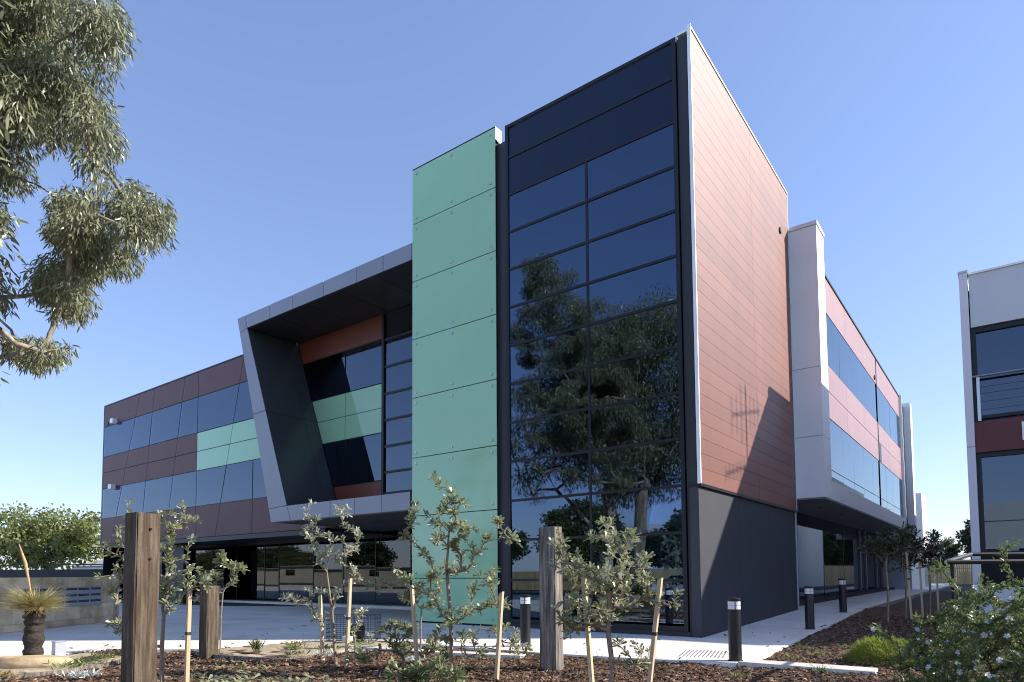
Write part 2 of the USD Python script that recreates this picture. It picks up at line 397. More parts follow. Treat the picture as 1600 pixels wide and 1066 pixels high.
obj('mulch_bed', sheet(-13, 11, -21, 12, 300, 410, mulch_z), 'mulch', smooth=True, kind='structure')
front_edge = [(2.15, -3.2), (1.95, -3.62), (.42, -4.02), (-1.03, -4.22), (-1.71, -4.3), (-2.8, -4.33), (-5.72, -4.42), (-6.3, -4.65), (-7.3, -5.43),
              (-7.46, -6.48), (-7.6, -7.55), (-8.4, -8.25), (-9.35, -8.7), (-9.15, -9.56), (-8.8, -10.7), (-9.3, -13), (-13.2, -20.8)]
P_front = Polygon(front_edge + [(-80, -20.8), (-80, 5.0), (-9.2, 5.0), (-9.2, .02), (1.95, .02)])
P_path = Polygon([(-1.5, .02), (1.95, .02), (1.83, 4.5), (1.8, 10.), (-1.5, 10.)])
P_back = Polygon([(-1.5, 10.), (1.8, 10.), (1.9, 60.), (-1.5, 60.)])
slab = join(extrude_xy(P_front, -.16, 0.), extrude_xy(P_path, -.16, 0., gz), extrude_xy(P_back, -.16, 0., gz))
obj('pavement', slab, 'concrete', kind='structure')
obj('back_ground', box(2.0, 60, 12, 60, -.28, .16), 'soil', kind='structure')
sandL = Polygon([(-8.8, -10.7), (-9.1, -9.6), (-9.2, -8.75), (-8.1, -8.35), (-7.5, -8.9), (-6.85, -9.7), (-6.5, -10.6), (-6.6, -11.3), (-7.5, -12.2), (-8.9, -12.4)])
sandM = Polygon([(-7.5, -7.65), (-7.4, -6.4), (-7.2, -5.5), (-6.2, -4.72), (-5, -4.5), (-4.55, -5.4), (-4.7, -6.9), (-5.3, -7.6), (-6.4, -7.9)])
rs = np.random.default_rng(3)


def patch(poly, z0, amp, step=.09):
    x0, y0, x1, y1 = poly.bounds; pp = prep(poly.buffer(.02))
    V, Fc = sheet(x0, x1, y0, y1, int((x1 - x0) / step), int((y1 - y0) / step), lambda X, Y: z0 + amp * (meshkit.fbm(np.stack([X * 2.2, Y * 2.2, X * 0], -1), 4, 2) - .5))
    edge = np.array([poly.exterior.distance(Point(*q[:2])) for q in V]); V[:, 2] -= .08 * np.clip(1 - edge / .25, 0, 1)
    ok = np.array([pp.contains(Point(*q[:2])) for q in V]); return V, Fc[ok[Fc].all(1)]


obj('sandy_soil', join(patch(sandL, -.01, .10), patch(sandM, .0, .12)), 'sand', smooth=True, kind='structure')
soilbed = Polygon([(-36, 4.7), (-20.5, 4.75), (-25, 2.6), (-36, 1.4)])
obj('courtyard_soil', extrude_xy(soilbed, -.05, .025), 'soil', kind='structure')


def strip(pts, w, z0, z1):
    from shapely.geometry import LineString
    return extrude_xy(LineString(pts).buffer(w / 2, cap_style=2, join_style=2), z0, z1)


obj('concrete_edging', strip([(-5.6, -5.95), (-4.9, -5.52), (-3.06, -5.3), (-1.5, -4.85)], .30, -.15, .02), 'kerb',
    label='broad white concrete edging strip crossing the mulch behind the tall sapling', cat='edging')
obj('concrete_edging', join(extrude_xy(Polygon([(1.98, -3.62), (2.16, -3.21), (3.95, -3.16), (3.98, -3.62)]), -.15, .02)), 'kerb',
    label='straight pale concrete strip running into the mulch from the nearest bollard', cat='edging')
obj('timber_edging', strip([(-7.4, -7.92), (-6.3, -8.0), (-5.36, -7.82), (-4.75, -7.66), (-4.66, -7.1)], .05, -.12, .02), 'timbergrey',
    label='thin curved timber edging between sandy soil and mulch by the short post', cat='edging')
obj('timber_edging', strip([(-6.66, -11.9), (-6.5, -11.2), (-6.42, -10.6), (-6.75, -9.72), (-7.5, -8.9), (-8.05, -8.45)], .045, -.12, .02), 'timbergrey',
    label='thin curved edging along the sandy patch left of the big post', cat='edging')
grate = thing('drain_grate', 'perforated pale steel grate set in the pavement beside the nearest bollard', 'grate', (1.0, -2.7, .0))
for i in range(12):
    for j in range(8):
        a, b = i / 11, j / 7
        q = (1 - b) * ((1 - a) * np.array([.62, -2.42]) + a * np.array([1.32, -2.2])) + b * ((1 - a) * np.array([.86, -3.36]) + a * np.array([1.56, -3.12]))
        obj('stud', lathe([(.024, .002), (.020, .007), (.001, .008)], 8, (q[0], q[1], 0)), 'steel', grate)

# ------------------------------------------------------------------ the office building
D = 2.45
B = thing('office_building', 'three-storey office building with navy glass tower, terracotta side wall and mint green glass panels', 'office building', (0, 0, 0))

# -- tower, terracotta side wall
zb, zt, nb = 3.54, 14.5, 31
hb = (zt - zb) / nb
for k in range(nb):
    for y0, y1 in ((.05, 4.54), (4.548, 8.72)):
        z0 = zb + k * hb
        obj('cladding_board', box(.028 + .002 * math.sin(k * 3.1 + y0), .05, y0, y1, z0 + .0035, z0 + hb - .0035), 'terracotta', B)
obj('wall', join(box(-.25, .02, .31, 8.70, 3.56, 14.45), box(-.016, .02, .05, .309, 3.56, 14.45)), 'maroon', B)
obj('corner_trim', box(-.02, .062, 0, .045, 3.52, 14.62), 'whitetrim', B)
obj('corner_trim', box(-.02, .058, 8.722, 8.76, 3.52, 14.55), 'whitetrim', B)
obj('coping', box(-.3, .075, .046, 8.72, 14.505, 14.56), 'whitetrim', B)
obj('drip_trim', box(-.22, .07, .0, 8.73, 3.47, 3.532), 'frame', B)
for y0, y1 in ((.005, 2.845), (2.855, 5.58), (5.59, 8.66)):
    obj('rendered_panel', box(-.22, 0., y0, y1, -.1, 3.468), 'render', B)
v, f = lathe([(.001, .05), (.09, .05), (.11, .03), (.11, 0), (.001, 0)], 16)
obj('vent', (np.stack([v[:, 2] + .05, v[:, 0] + 7.65, v[:, 1] + 12.76], 1), f), 'plastic', B)

# -- tower, front: dark slots, glass frame, panes
obj('corner_column', box(-.30, -.021, .06, .3, -.1, 14.42), 'charcoal', B)
obj('corner_column', box(-5.95, -5.50, .10, .3, -.1, 14.1), 'charcoal', B)
gx0, gx1 = -5.53, -.32
rows = [.26, 1.31] + [1.31 + 1.1066 * k for k in range(1, 12)] + [14.40]
obj('tower_frame', join(box(gx0, gx0 + .10, 0, .32, .12, 14.47), box(gx1 - .10, gx1, 0, .32, .12, 14.47), box(gx0 + .10, gx1 - .10, .001, .32, 14.38, 14.469), box(gx0 + .10, gx1 - .10, .001, .32, .121, .24)), 'frame', B)
obj('tower_frame', box(gx1 - .012, gx1 + .004, .012, .33, 14.36, 14.475), 'whitetrim', B, label='white metal flashing at the top corner of the glass tower')
obj('plinth', box(-5.52, -.28, .05, .3, -.1, .118), 'charcoal', B)
for z in rows[1:-1]:
    obj('transom', box(gx0 + .101, gx1 - .101, .012, .14, z - .035, z + .035), 'frame', B)
for k in range(len(rows) - 1):
    z0, z1 = rows[k] + .036, rows[k + 1] - .036
    if k >= len(rows) - 3:
        obj('spandrel_pane', box(gx0 + .102, gx1 - .102, .035, .05, z0, z1), 'spandrel', B)
        continue
    obj('mullion', box(-2.90, -2.83, .02, .14, z0, z1), 'frame', B)
    obj('glass_pane', box(gx0 + .102, -2.902, .035, .047, z0, z1), 'towerglass', B)
    obj('glass_pane', box(-2.828, gx1 - .102, .035, .047, z0, z1), 'towerglass', B)
# interior of the tower
obj('interior_wall', join(box(-5.5, -.3, 6.4, 6.5, 0, 14.2), box(-5.75, -5.5, .33, 6.5, 0, 14.2), box(-.24, -.22, .33, 6.4, 0, 14.2), box(-3.0, -2.75, .9, 1.2, .05, 12.3)), 'inner', B)
obj('interior_floor', join(box(-5.5, -.3, .32, 6.4, 0, .05), box(-5.5, -.3, .9, 6.4, 3.9, 4.3), box(-5.5, -.3, .9, 6.4, 7.9, 8.3)), 'carpet', B)
obj('interior_ceiling', box(-5.5, -.3, .33, 6.4, 12.25, 12.5), 'ceiling', B)
for x, y in ((-4.0, 2.6), (-1.3, 1.9)):
    obj('downlight', lathe([(.12, 12.2), (.12, 12.249), (.001, 12.249)], 12, (x, y, 0)), 'plastic', B)
obj('roof', join(box(-9.0, -.26, .31, 8.65, 14.0, 14.1), box(-9.1, -9.0, .02, 8.65, 0, 14.5), box(-9.1, -.26, 8.5, 8.66, 0, 14.5)), 'rooftile', B)

# -- mint green glass panels
gj = [.04, 1.36, 3.31, 5.15, 7.07, 8.97, 10.86, 12.76, 14.58]
for k in range(len(gj) - 1):
    z0, z1 = gj[k] + .012, gj[k + 1] - .012
    g = obj('green_panel', box(-9.30, -5.89, -.012, .008, z0, z1), 'greenglass', B)
    for x in (-9.12, -7.6, -6.06):
        for z in ((z0 + .16,) if k == 0 else (z1 - .16,) if False else (z0 + .16, z1 - .16)):
            v, f = lathe([(.001, .022), (.034, .020), (.042, .008), (.042, 0)], 10)
            obj('bolt', (np.stack([x + v[:, 0], -.012 - v[:, 2], z + v[:, 1]], 1), f[:, ::-1]), 'steel', g)
obj('green_panel_backing', box(-9.27, -5.93, .03, .2, -.1, 14.55), 'dark', B)
obj('green_panel_cap', box(-9.31, -5.885, -.014, .2, 14.575, 14.61), 'frame', B)
obj('green_panel_cap', box(-5.884, -5.87, -.01, .30, 14.2, 14.60), 'whitetrim', B, label='white flashing at the top of the green panels')

# -- silver portal frame
A_, B_ = np.array([-18.9, 11.63]), np.array([-16.0, 4.11])      # inner slanted edge (x, z)
AO, BO = np.array([-19.66, 12.2]), np.array([-17.02, 3.52])     # outer slanted edge
xi = lambda z: A_[0] + (A_[1] - z) * (B_[0] - A_[0]) / (A_[1] - B_[1])
xo = lambda z: AO[0] + (AO[1] - z) * (BO[0] - AO[0]) / (AO[1] - BO[1])
core = Polygon([tuple(AO), (-9.2, 12.2), (-9.2, 11.65), (A_[0] - .02, 11.65), (B_[0] - .02, 4.09), (-9.2, 4.09), (-9.2, 3.54), (BO[0] + .02, 3.54)])
obj('portal_core', extrude_xz(shrink(core, .012), .03, 2.40), 'charcoal', B)
tj = [-17.33, -15.78, -13.92, -12.06, -10.71, -9.37, -9.2]
fas = [Polygon([tuple(AO), (-19.10, 12.2), (-18.9, 11.63), (xo(11.5), 11.5), ]),
       Polygon([(-19.10, 12.2), (tj[0], 12.2), (tj[0], 11.63), (-18.9, 11.63)])]
fas += [sbox(tj[i], 11.63, tj[i + 1], 12.2) for i in range(6)]
fas[0] = Polygon([tuple(AO), (-19.10, 12.2), (-18.9, 11.63), (xo(11.55), 11.55)])
fas += [Polygon([(xo(11.55), 11.55), (-18.9, 11.63), (xi(7.98), 7.98), (xo(7.96), 7.96)]), Polygon([(xo(7.96), 7.96), (xi(7.98), 7.98), (xi(4.11), 4.11), (xo(4.06), 4.06)]),
        Polygon([(xo(4.06), 4.06), (-16.0, 4.11), (-15.75, 3.52), tuple(BO)])]
bj = [-14.71, -13.41, -12.08, -10.74, -9.40]
fas += [Polygon([(-16.0, 4.11), (bj[0], 4.11), (bj[0], 3.52), (-15.75, 3.52)])] + [sbox(bj[i], 3.52, bj[i + 1], 4.11) for i in range(4)]
for p in fas:
    obj('fascia_panel', extrude_xz(shrink(p, .011), 0., .028), 'silver', B)
# reveal on the slanted side, soffit of the portal
for z0, z1 in ((4.13, 7.93), (7.95, 11.61)):
    for y0, y1 in ((.05, 1.77), (1.79, 2.40)):
        obj('reveal_panel', plate([(xi(z0), y0, z0), (xi(z0), y1, z0), (xi(z1), y1, z1), (xi(z1), y0, z1)], -.018), 'reveal', B)
for i in range(5):
    x0 = -18.85 + i * 1.93
    obj('soffit_panel', box(x0 + .012, x0 + 1.918, .05, 2.40, 11.62, 11.645), 'charcoal', B)
obj('portal_soffit', box(-16.9, -9.25, .03, 5.38, 3.50, 3.535), 'bronze', B)

# -- wall in the recess behind the portal
cols = [-30, -15.65, -13.40]
recess = Polygon([(xi(11.62), 11.62), (-13.4, 11.62), (-13.4, 4.13), (xi(4.13), 4.13)])
for z0, z1, what in ((10.64, 11.62, 'orange'), (8.88, 10.64, 'glass'), (7.92, 8.88, 'green'), (6.96, 7.92, 'green'), (5.08, 6.96, 'glass'), (4.13, 5.08, 'orange')):
    edges = [-30, -13.40] if what == 'orange' else cols
    for a, b in zip(edges, edges[1:]):
        p = shrink(recess.intersection(sbox(a, z0, b, z1)), .012 if what != 'glass' else .035)
        nm, mm, yy = {'orange': ('orange_panel', 'orange', .02), 'glass': ('window_pane', 'wingglass', .012), 'green': ('green_panel', 'greenglass', .012)}[what]
        obj(nm, extrude_xz(p, D - .03, D - .03 + yy), mm, B)
obj('recess_frame', join(*[box(-18.9, -13.40, D, D + .1, z - .05, z + .05) for z in (10.64, 8.88, 6.96, 5.08)], box(-15.69, -15.61, D + .001, D + .12, 4.2, 11.6)), 'frame', B)
obj('recess_backing', join(box(-18.9, -13.4, D + .02, D + .2, 10.69, 11.7), box(-18.9, -13.4, D + .02, D + .2, 7.01, 8.83), box(-18.9, -13.4, D + .02, D + .2, 4.1, 5.03)), 'dark', B)
obj('mullion', box(-13.40, -13.28, D - .10, D + .06, 4.12, 11.63), 'frame', B)
bars = [4.57, 5.38, 6.38, 7.40, 8.42, 9.48, 10.54, 11.57]
for z0, z1 in zip(bars, bars[1:]):
    obj('window_pane', box(-13.28, -9.25, D - .03, D - .018, z0 + .045, z1 - .045), 'wingglass', B)
for z in bars:
    obj('transom', box(-13.279, -9.25, D - .07, D + .04, z - .044, z + .044), 'frame', B)
obj('recess_backing', box(-13.28, -9.25, D - .02, D + .1, 4.1, 4.52), 'dark', B)

# -- left wing, with raked joints
jl = [(lambda z: -38.85), (lambda z: -34.1 - .394 * (12.03 - z)), (lambda z: -32.3 - .155 * (12.03 - z)), (lambda z: -28.87 - .205 * (12.03 - z)),
      (lambda z: -27.46), (lambda z: -23.2 - .272 * (12.03 - z)), (lambda z: -22.3), (lambda z: (xo(z) + xi(z)) / 2)]
bands = [(3.42, 5.02, 'maroon'), (5.02, 6.87, 'glass'), (6.87, 7.87, 'mid'), (7.87, 8.84, 'mid'), (8.84, 10.73, 'glass'), (10.73, 12.03, 'maroon')]
for z0, z1, what in bands:
    idx = [0, 1, 2, 3, 4, 5, 6, 7] if z1 <= 6.88 else [0, 1, 2, 3, 4, 5, 7]
    for a, b in zip(idx, idx[1:]):
        fa, fb = jl[a], jl[b]
        p = shrink(Polygon([(fa(z0), z0), (fb(z0), z0), (fb(z1), z1), (fa(z1), z1)]), .016 if what != 'glass' else .028)
        kind = what if what != 'mid' else ('green' if a >= 4 else 'maroon')
        nm, mm, th = {'maroon': ('cladding_panel', 'maroon', .02), 'glass': ('window_pane', 'wingglass', .012), 'green': ('green_panel', 'greenglass', .012)}[kind]
        obj(nm, extrude_xz(p, D - .03, D - .03 + th), mm, B)
for k in range(1, 7):
    fa = jl[k]; zt_ = 6.87 if k == 6 else 12.0
    obj('mullion', extrude_xz(Polygon([(fa(3.44) - .035, 3.44), (fa(3.44) + .035, 3.44), (fa(zt_) + .035, zt_), (fa(zt_) - .035, zt_)]), D, D + .08), 'frame', B)
for z in (5.02, 6.87, 8.84, 10.73):
    obj('transom', box(-38.8, (xo(z) + xi(z)) / 2 - .1, D + .001, D + .09, z - .04, z + .04), 'frame', B)
obj('wing_backing', join(box(-38.82, -16.9, D + .012, D + .2, 3.40, 4.98), box(-38.82, -18.2, D + .012, D + .2, 6.91, 8.80), box(-38.82, -19.3, D + .012, D + .2, 10.77, 12.0)), 'dark', B)
obj('coping', box(-38.9, -19.3, D - .04, D + .3, 12.035, 12.10), 'frame', B)
obj('end_wall', box(-39.0, -38.855, D - .03, 14, 3.3, 12.09), 'frame', B)
obj('drip_trim', box(-38.9, -16.9, D - .035, D + .25, 3.20, 3.405), 'frame', B)
for z, w in ((10.87, 1), (6.87, 1)):
    lp = obj('wall_lamp', box(-37.42, -37.02, D - .30, D - .035, z - .14, z + .14), 'whitetrim', B)
v, f = lathe([(.001, .05), (.10, .05), (.12, .02), (.12, 0)], 14)
obj('vent', (np.stack([-38.35 + v[:, 0], D - .03 - v[:, 2], 10.9 + v[:, 1]], 1), f[:, ::-1]), 'plastic', B)
# wing interior, floors and roof
obj('interior_floor', join(box(-38.8, -9.3, D + .2, 9.2, 3.42, 4.3), box(-38.8, -9.3, D + .21, 9.2, 7.2, 8.3)), 'carpet', B)
obj('interior_ceiling', join(box(-38.8, -9.3, D + .21, 9.2, 7.1, 7.19), box(-38.8, -9.3, D + .21, 9.2, 10.9, 11.0)), 'ceiling', B)
obj('interior_wall', join(box(-38.8, -9.3, 9.2, 9.35, 0, 11.9), box(-38.84, -38.7, D + .21, 9.2, 0, 11.9), box(-9.3, -9.2, 2.42, 9.2, 0, 12.1)), 'inner', B)
for x in (-36.5, -31.4, -26.2, -21.0, -16.4, -12.5):
    obj('interior_column', box(x - .22, x + .22, D + .6, D + 1.0, 4.3, 10.9), 'inner', B)
obj('roof', join(box(-38.8, -9.3, D + .2, 14, 11.8, 11.9), box(-38.8, -9.3, 13.9, 14.05, 0, 11.9), box(-38.8, -38.6, 9.3, 14, 0, 11.9)), 'rooftile', B)
# ground floor on the left
GY = 5.4
obj('soffit', box(-38.8, -16.9, D + .26, GY + .1, 3.30, 3.39), 'charcoal', B)
obj('step', box(-39, -9.3, GY - .5, GY + .05, -.1, .12), 'kerb', B)
xs = [-38.8, -36.3, -33.8, -31.2, -28.6, -25.9, -24.6, -21.7, -19.4, -17.15, -14.9, -12.4, -9.3]
for a, b in zip(xs, xs[1:]):
    zt_ = 3.28 if b < -16.9 else 3.49
    obj('glass_pane', box(a + .025, b - .025, GY, GY + .012, .16, zt_), 'shopglass', B)
    obj('mullion', box(a - .024, a + .024, GY - .02, GY + .08, .121, zt_), 'frame', B)
obj('end_wall', box(-38.69, -38.66, 2.5, 5.34, -.05, 3.29), 'dark', B)
obj('dark_panel', box(-38.78, -36.34, GY - .05, GY - .018, .16, 3.27), 'dark', B)
obj('shop_frame', join(box(-38.8, -9.3, GY - .015, GY + .09, .1205, .158), box(-38.8, -16.95, GY - .014, GY + .09, 3.12, 3.299)), 'frame', B)
obj('interior_floor', box(-38.8, -9.3, GY + .09, 9.2, 0, .1), 'carpet', B)
for x0, x1, y0, y1 in ((-33.6, -32.2, 3.0, 3.35), (-31.9, -30.2, 3.2, 3.6)):
    obj('column', box(x0, x1, y0, y1, -.05, 3.199), 'charcoal', B)
obj('reception_desk', box(-27, -21, 7.4, 8.2, .1, 1.25), 'plastic', B)

# -- right wing: white box frame, bands of terracotta and glass
XF, XW = .92, .82
obj('white_fin', box(.0, XF, 8.87, 9.98, 8.36, 13.22), 'white', B); obj('white_fin', box(.0, XF, 8.87, 9.98, 6.02, 8.345), 'white', B)
obj('white_fin', box(.0, XF, 8.87, 9.98, 3.95, 6.005), 'white', B)
obj('white_fin_core', box(-.3, XF - .04, 8.9, 9.9, 3.97, 13.2), 'dark', B)
obj('coping', box(-.3, XF + .03, 8.84, 10.01, 13.225, 13.36), 'nbgrey', B)
obj('white_fascia', box(XW - .2, XF, 9.985, 22.0, 3.95, 4.60), 'white', B); obj('white_fascia', box(XW - .2, XF, 22.01, 31.0, 3.95, 4.60), 'white', B)
yj = [9.99, 12.73, 15.0, 17.4, 19.8, 22.0, 24.3, 26.6, 28.9, 31.0]
rb = [(4.62, 5.06, 'glass'), (5.06, 6.9, 'glass'), (6.9, 7.87, 'terra'), (7.87, 8.84, 'terra'), (8.84, 10.73, 'glass'), (10.73, 12.03, 'terra')]
for z0, z1, what in rb:
    ee = yj if what == 'glass' else [9.99, 14.0, 18.0, 22.0, 26.0, 31.0]
    for a, b in zip(ee, ee[1:]):
        if what == 'glass': obj('window_pane', box(XW - .03, XW - .018, a + .008, b - .008, z0 + .016, z1 - .016), 'sideglass', B)
        else: obj('cladding_panel', box(XW - .03, XW - .008, a + .008, b - .008, z0 + .012, z1 - .012), 'terrawing', B)
obj('louvre', box(XW - .02, XW + .01, 22.1, 22.75, 6.95, 7.82), 'frame', B)
for y in yj[1:-1]:
    obj('mullion', box(XW - .13, XW - .035, y - .012, y + .012, 4.62, 10.72), 'frame', B)
obj('mullion', box(XW - .12, XW + .015, 21.965, 22.035, 4.602, 12.0), 'frame', B)
for z in (5.06, 6.9, 8.84, 10.73):
    obj('transom', box(XW - .12, XW - .034, 9.99, 31.0, z - .018, z + .018), 'frame', B)
obj('wing_backing', join(box(XW - .2, XW - .032, 9.99, 31.0, 6.94, 8.80), box(XW - .2, XW - .032, 9.99, 31.0, 10.77, 12.0)), 'dark', B)
obj('coping', box(XW - .3, XW + .03, 9.99, 31.0, 12.035, 12.10), 'frame', B)
obj('end_wall', box(.2, .80, 31.12, 33.28, 3.96, 11.9), 'charcoal', B)
obj('white_fin', box(.0, 1.17, 33.3, 34.3, 3.6, 12.1), 'white', B)
obj('white_fin', box(.70, .95, 31.01, 31.10, 3.95, 12.15), 'white', B)
obj('rear_block', box(-6, .85, 42, 45.5, 0, 7.2), 'white', B)
v, f = lathe([(.001, .05), (.10, .05), (.12, .02), (.12, 0)], 14)
obj('vent', (np.stack([XW + v[:, 2] - .008, 21.4 + v[:, 0], 10.95 + v[:, 1]], 1), f), 'plastic', B)
obj('soffit', join(box(-1.2, XF - .02, 8.9, 34, 3.90, 3.945)), 'soffit', B)
for y in (12, 16, 20, 24):
    obj('downlight', lathe([(.09, 3.885), (.09, 3.899), (.001, 3.885)], 12, (.1, y, 0)), 'plastic', B)
obj('interior_floor', join(box(-6, XW - .2, 9.99, 36, 3.95, 4.3), box(-6, XW - .21, 9.99, 36, 7.2, 8.3)), 'carpet', B)
obj('interior_ceiling', join(box(-6, XW - .2, 9.99, 36, 7.1, 7.19), box(-6, XW - .2, 9.99, 36, 10.9, 11.0)), 'ceiling', B)
obj('interior_wall', join(box(-6.2, -6, 9, 36, 0, 11.9), box(-6, .0, 8.75, 8.86, 0, 12), box(-6, XW - .2, 35.8, 36, 0, 11.9)), 'inner', B)
obj('roof', box(-6.2, XW - .21, 9, 36, 11.8, 11.9), 'rooftile', B)
for a, b in zip(*(lambda e: (e, e[1:]))([8.9, 13.5, 18.2, 22.9, 27.5, 29.4, 33.4, 35.8])):
    obj('glass_pane', box(-1.112, -1.10, a + .03, b - .03, .40, 3.89), 'shopglass', B)
for y in (27.5, 29.4, 33.4, 35.7):
    obj('door_frame', box(-1.16, -1.02, y - .12, y + .12, .37, 3.898), 'silver', B)
for y in (13.5, 18.2, 22.9):
    obj('mullion', box(-1.16, -1.09, y - .028, y + .028, .37, 3.898), 'frame', B)
obj('step', box(-1.5, -.35, 8.75, 36, .1, .37), 'render', B)
obj('interior_floor', box(-6, -1.17, 9, 36, .2, .38), 'carpet', B)

# ------------------------------------------------------------------ white neighbouring building on the right
NBD = 12.9
NB = thing('neighbour_building', 'pale grey building with dark red band and balcony at the right edge', 'building', (4.8, 9.2, 0))
obj('blade_wall', box(4.79, 5.0, 9.2, NBD, 5.18, 10.50), 'nbfin', NB); obj('blade_wall', box(4.79, 5.0, 9.2, NBD, .0, 5.165), 'nbfin', NB)
obj('blade_cap', box(4.77, 5.02, 9.18, NBD, 10.502, 10.56), 'nbgrey', NB)
obj('parapet', box(5.03, 16, 9.35, 9.7, 8.82, 10.44), 'nbgrey', NB)
obj('parapet_cap', box(5.02, 16, 9.31, 9.72, 10.442, 10.50), 'whitetrim', NB)
obj('red_band', box(5.002, 16, 9.33, 9.7, 5.0, 5.93), 'redbrick', NB)
obj('letter', plate([(6.12, 9.33, 5.25), (6.22, 9.33, 5.20), (6.22, 9.33, 5.78), (6.12, 9.33, 5.78)], .03), 'whitetrim', NB)
obj('window_frame', join(box(5.002, 5.14, 9.42, 9.6, 5.94, 8.815), box(5.14, 16, 9.421, 9.6, 8.66, 8.815), box(5.14, 16, 9.42, 9.6, 6.02, 6.12)), 'frame', NB)
obj('window_frame', join(box(5.002, 5.13, 9.42, 9.6, 1.95, 4.995), box(5.13, 16, 9.421, 9.6, 4.86, 4.995), box(5.13, 16, 9.42, 9.6, 1.95, 2.05)), 'frame', NB)
obj('window_pane', box(5.14, 8.5, 9.5, 9.512, 6.12, 8.66), 'wingglass', NB); obj('window_pane', box(8.55, 12, 9.5, 9.512, 6.12, 8.66), 'wingglass', NB)
obj('window_pane', box(5.13, 8.5, 9.5, 9.512, 2.05, 4.86), 'wingglass', NB); obj('window_pane', box(8.55, 12, 9.5, 9.512, 2.05, 4.86), 'wingglass', NB)
obj('balcony_rail', join(tube([(5.0, 9.25, 7.28), (16, 9.25, 7.28)], .035, 8), *[tube([(5.15, 9.27, z), (16, 9.27, z)], .006, 5) for z in (6.35, 6.6, 6.85, 7.05)]), 'steel', NB)
obj('balcony_post', box(5.10, 5.18, 9.24, 9.29, 5.93, 7.26), 'steel', NB)
obj('wall', join(box(5.002, 16, 9.36, 9.7, 1.0, 1.94)), 'dark', NB)
obj('plinth', box(5.002, 16, 9.34, 9.7, -.1, .998), 'nbfin', NB)
obj('interior_wall', join(box(5.0, 16, 12.3, 12.5, 0, 10.3), box(5.0, 16, 9.7, 12.3, 5.0, 5.6), box(5.0, 16, 9.7, 12.3, 8.8, 9.0), box(5, 16, 9.7, 12.3, .5, .6)), 'inner', NB)
obj('roof', join(box(5.0, 16, 9.7, NBD, 10.0, 10.1), box(5.01, 16, NBD - .2, NBD - .01, 0, 10.3), box(15.8, 16, 9.7, NBD, 0, 10.3)), 'rooftile', NB)
obj('rear_wing', join(box(4.8, 16, NBD + .01, 44, 0, 7.6), box(4.8, 12, 44.01, 47, 0, 5.6)), 'nbgrey', NB)
for yy in (10.4, 11.6):
    obj('panel_joint', box(4.782, 4.792, yy - .012, yy + .012, .1, 10.45), 'nbgrey', NB)
A0 = np.array([9.66, 10.3, 10.1])
ant = thing('roof_antenna', 'metal television antenna standing on the roof of the pale grey building', 'antenna', A0)
obj('mast', tube([A0, A0 + (0, 0, 3.45)], .032, 8), 'steel', ant)
bd = np.array([-.396, .918, 0])
for zz, a, b, hs in ((2.72, -1.0, 1.05, (.5, .55, .8, .85, .45, .4, .5)), (1.25, -1.5, .1, (.2, .2, .22, .22, .24, .24, .26))):
    obj('boom', tube([A0 + bd * a + (0, 0, zz), A0 + bd * b + (0, 0, zz)], .03, 6), 'steel', ant)
    for k, hh in enumerate(hs):
        q = A0 + bd * (a + (b - a) * k / 6.4) + (0, 0, zz); obj('element', tube([q - (0, 0, hh), q + (0, 0, hh)], .018, 5), 'steel', ant)
rail = thing('pipe_handrail', 'dark pipe handrail with two bars behind the white-flowered shrub', 'handrail', (4.93, -3.76, 0))
obj('bar', tube([(4.93, -3.76, 1.61), (9.5, -.33, 1.62)], .032, 10), 'railblack', rail)
obj('bar', tube([(5.11, -1.13, 1.76), (9.5, 2.1, 1.76)], .032, 10), 'railblack', rail)
obj('bar', tube([(4.93, -3.76, 1.61), (5.11, -1.13, 1.76)], .036, 10), 'steel', rail)
obj('bar', tube([(4.98, -3.7, .75), (9.5, -.3, .75)], .028, 10), 'railblack', rail)
for k in range(3):
    q = np.array([4.98, -3.72]) + np.array([.8, .6]) * k * 2.0
    obj('post', tube([(q[0], q[1], -.1), (q[0], q[1], 1.60)], .022, 8), 'railblack', rail)
obj('ramp_wall', box(6.2, 12, 5.2, 5.4, -.1, 1.05), 'nbfin', label='low pale grey wall in front of the neighbouring building', cat='wall')

# ------------------------------------------------------------------ letterbox wall, fences and roofs far left
wa, wb = np.array([-15.3, -9.53]), np.array([-18.33, -4.85])
we = (wb - wa) / np.linalg.norm(wb - wa); wn = np.array([-we[1], we[0]]) * -1
W = thing('sandstone_wall', 'low sandstone-tiled wall that carries the bank of letterboxes', 'wall', (*wa, 0))


def wbox(s0, s1, d0, d1, z0, z1):
    """A box along the letterbox wall: s along it, d out of its face."""
    v, f = box(s0, s1, d0, d1, z0, z1); p = wa + v[:, :1] * we + v[:, 1:2] * wn
    return np.column_stack([p, v[:, 2]]), f[:, ::-1]


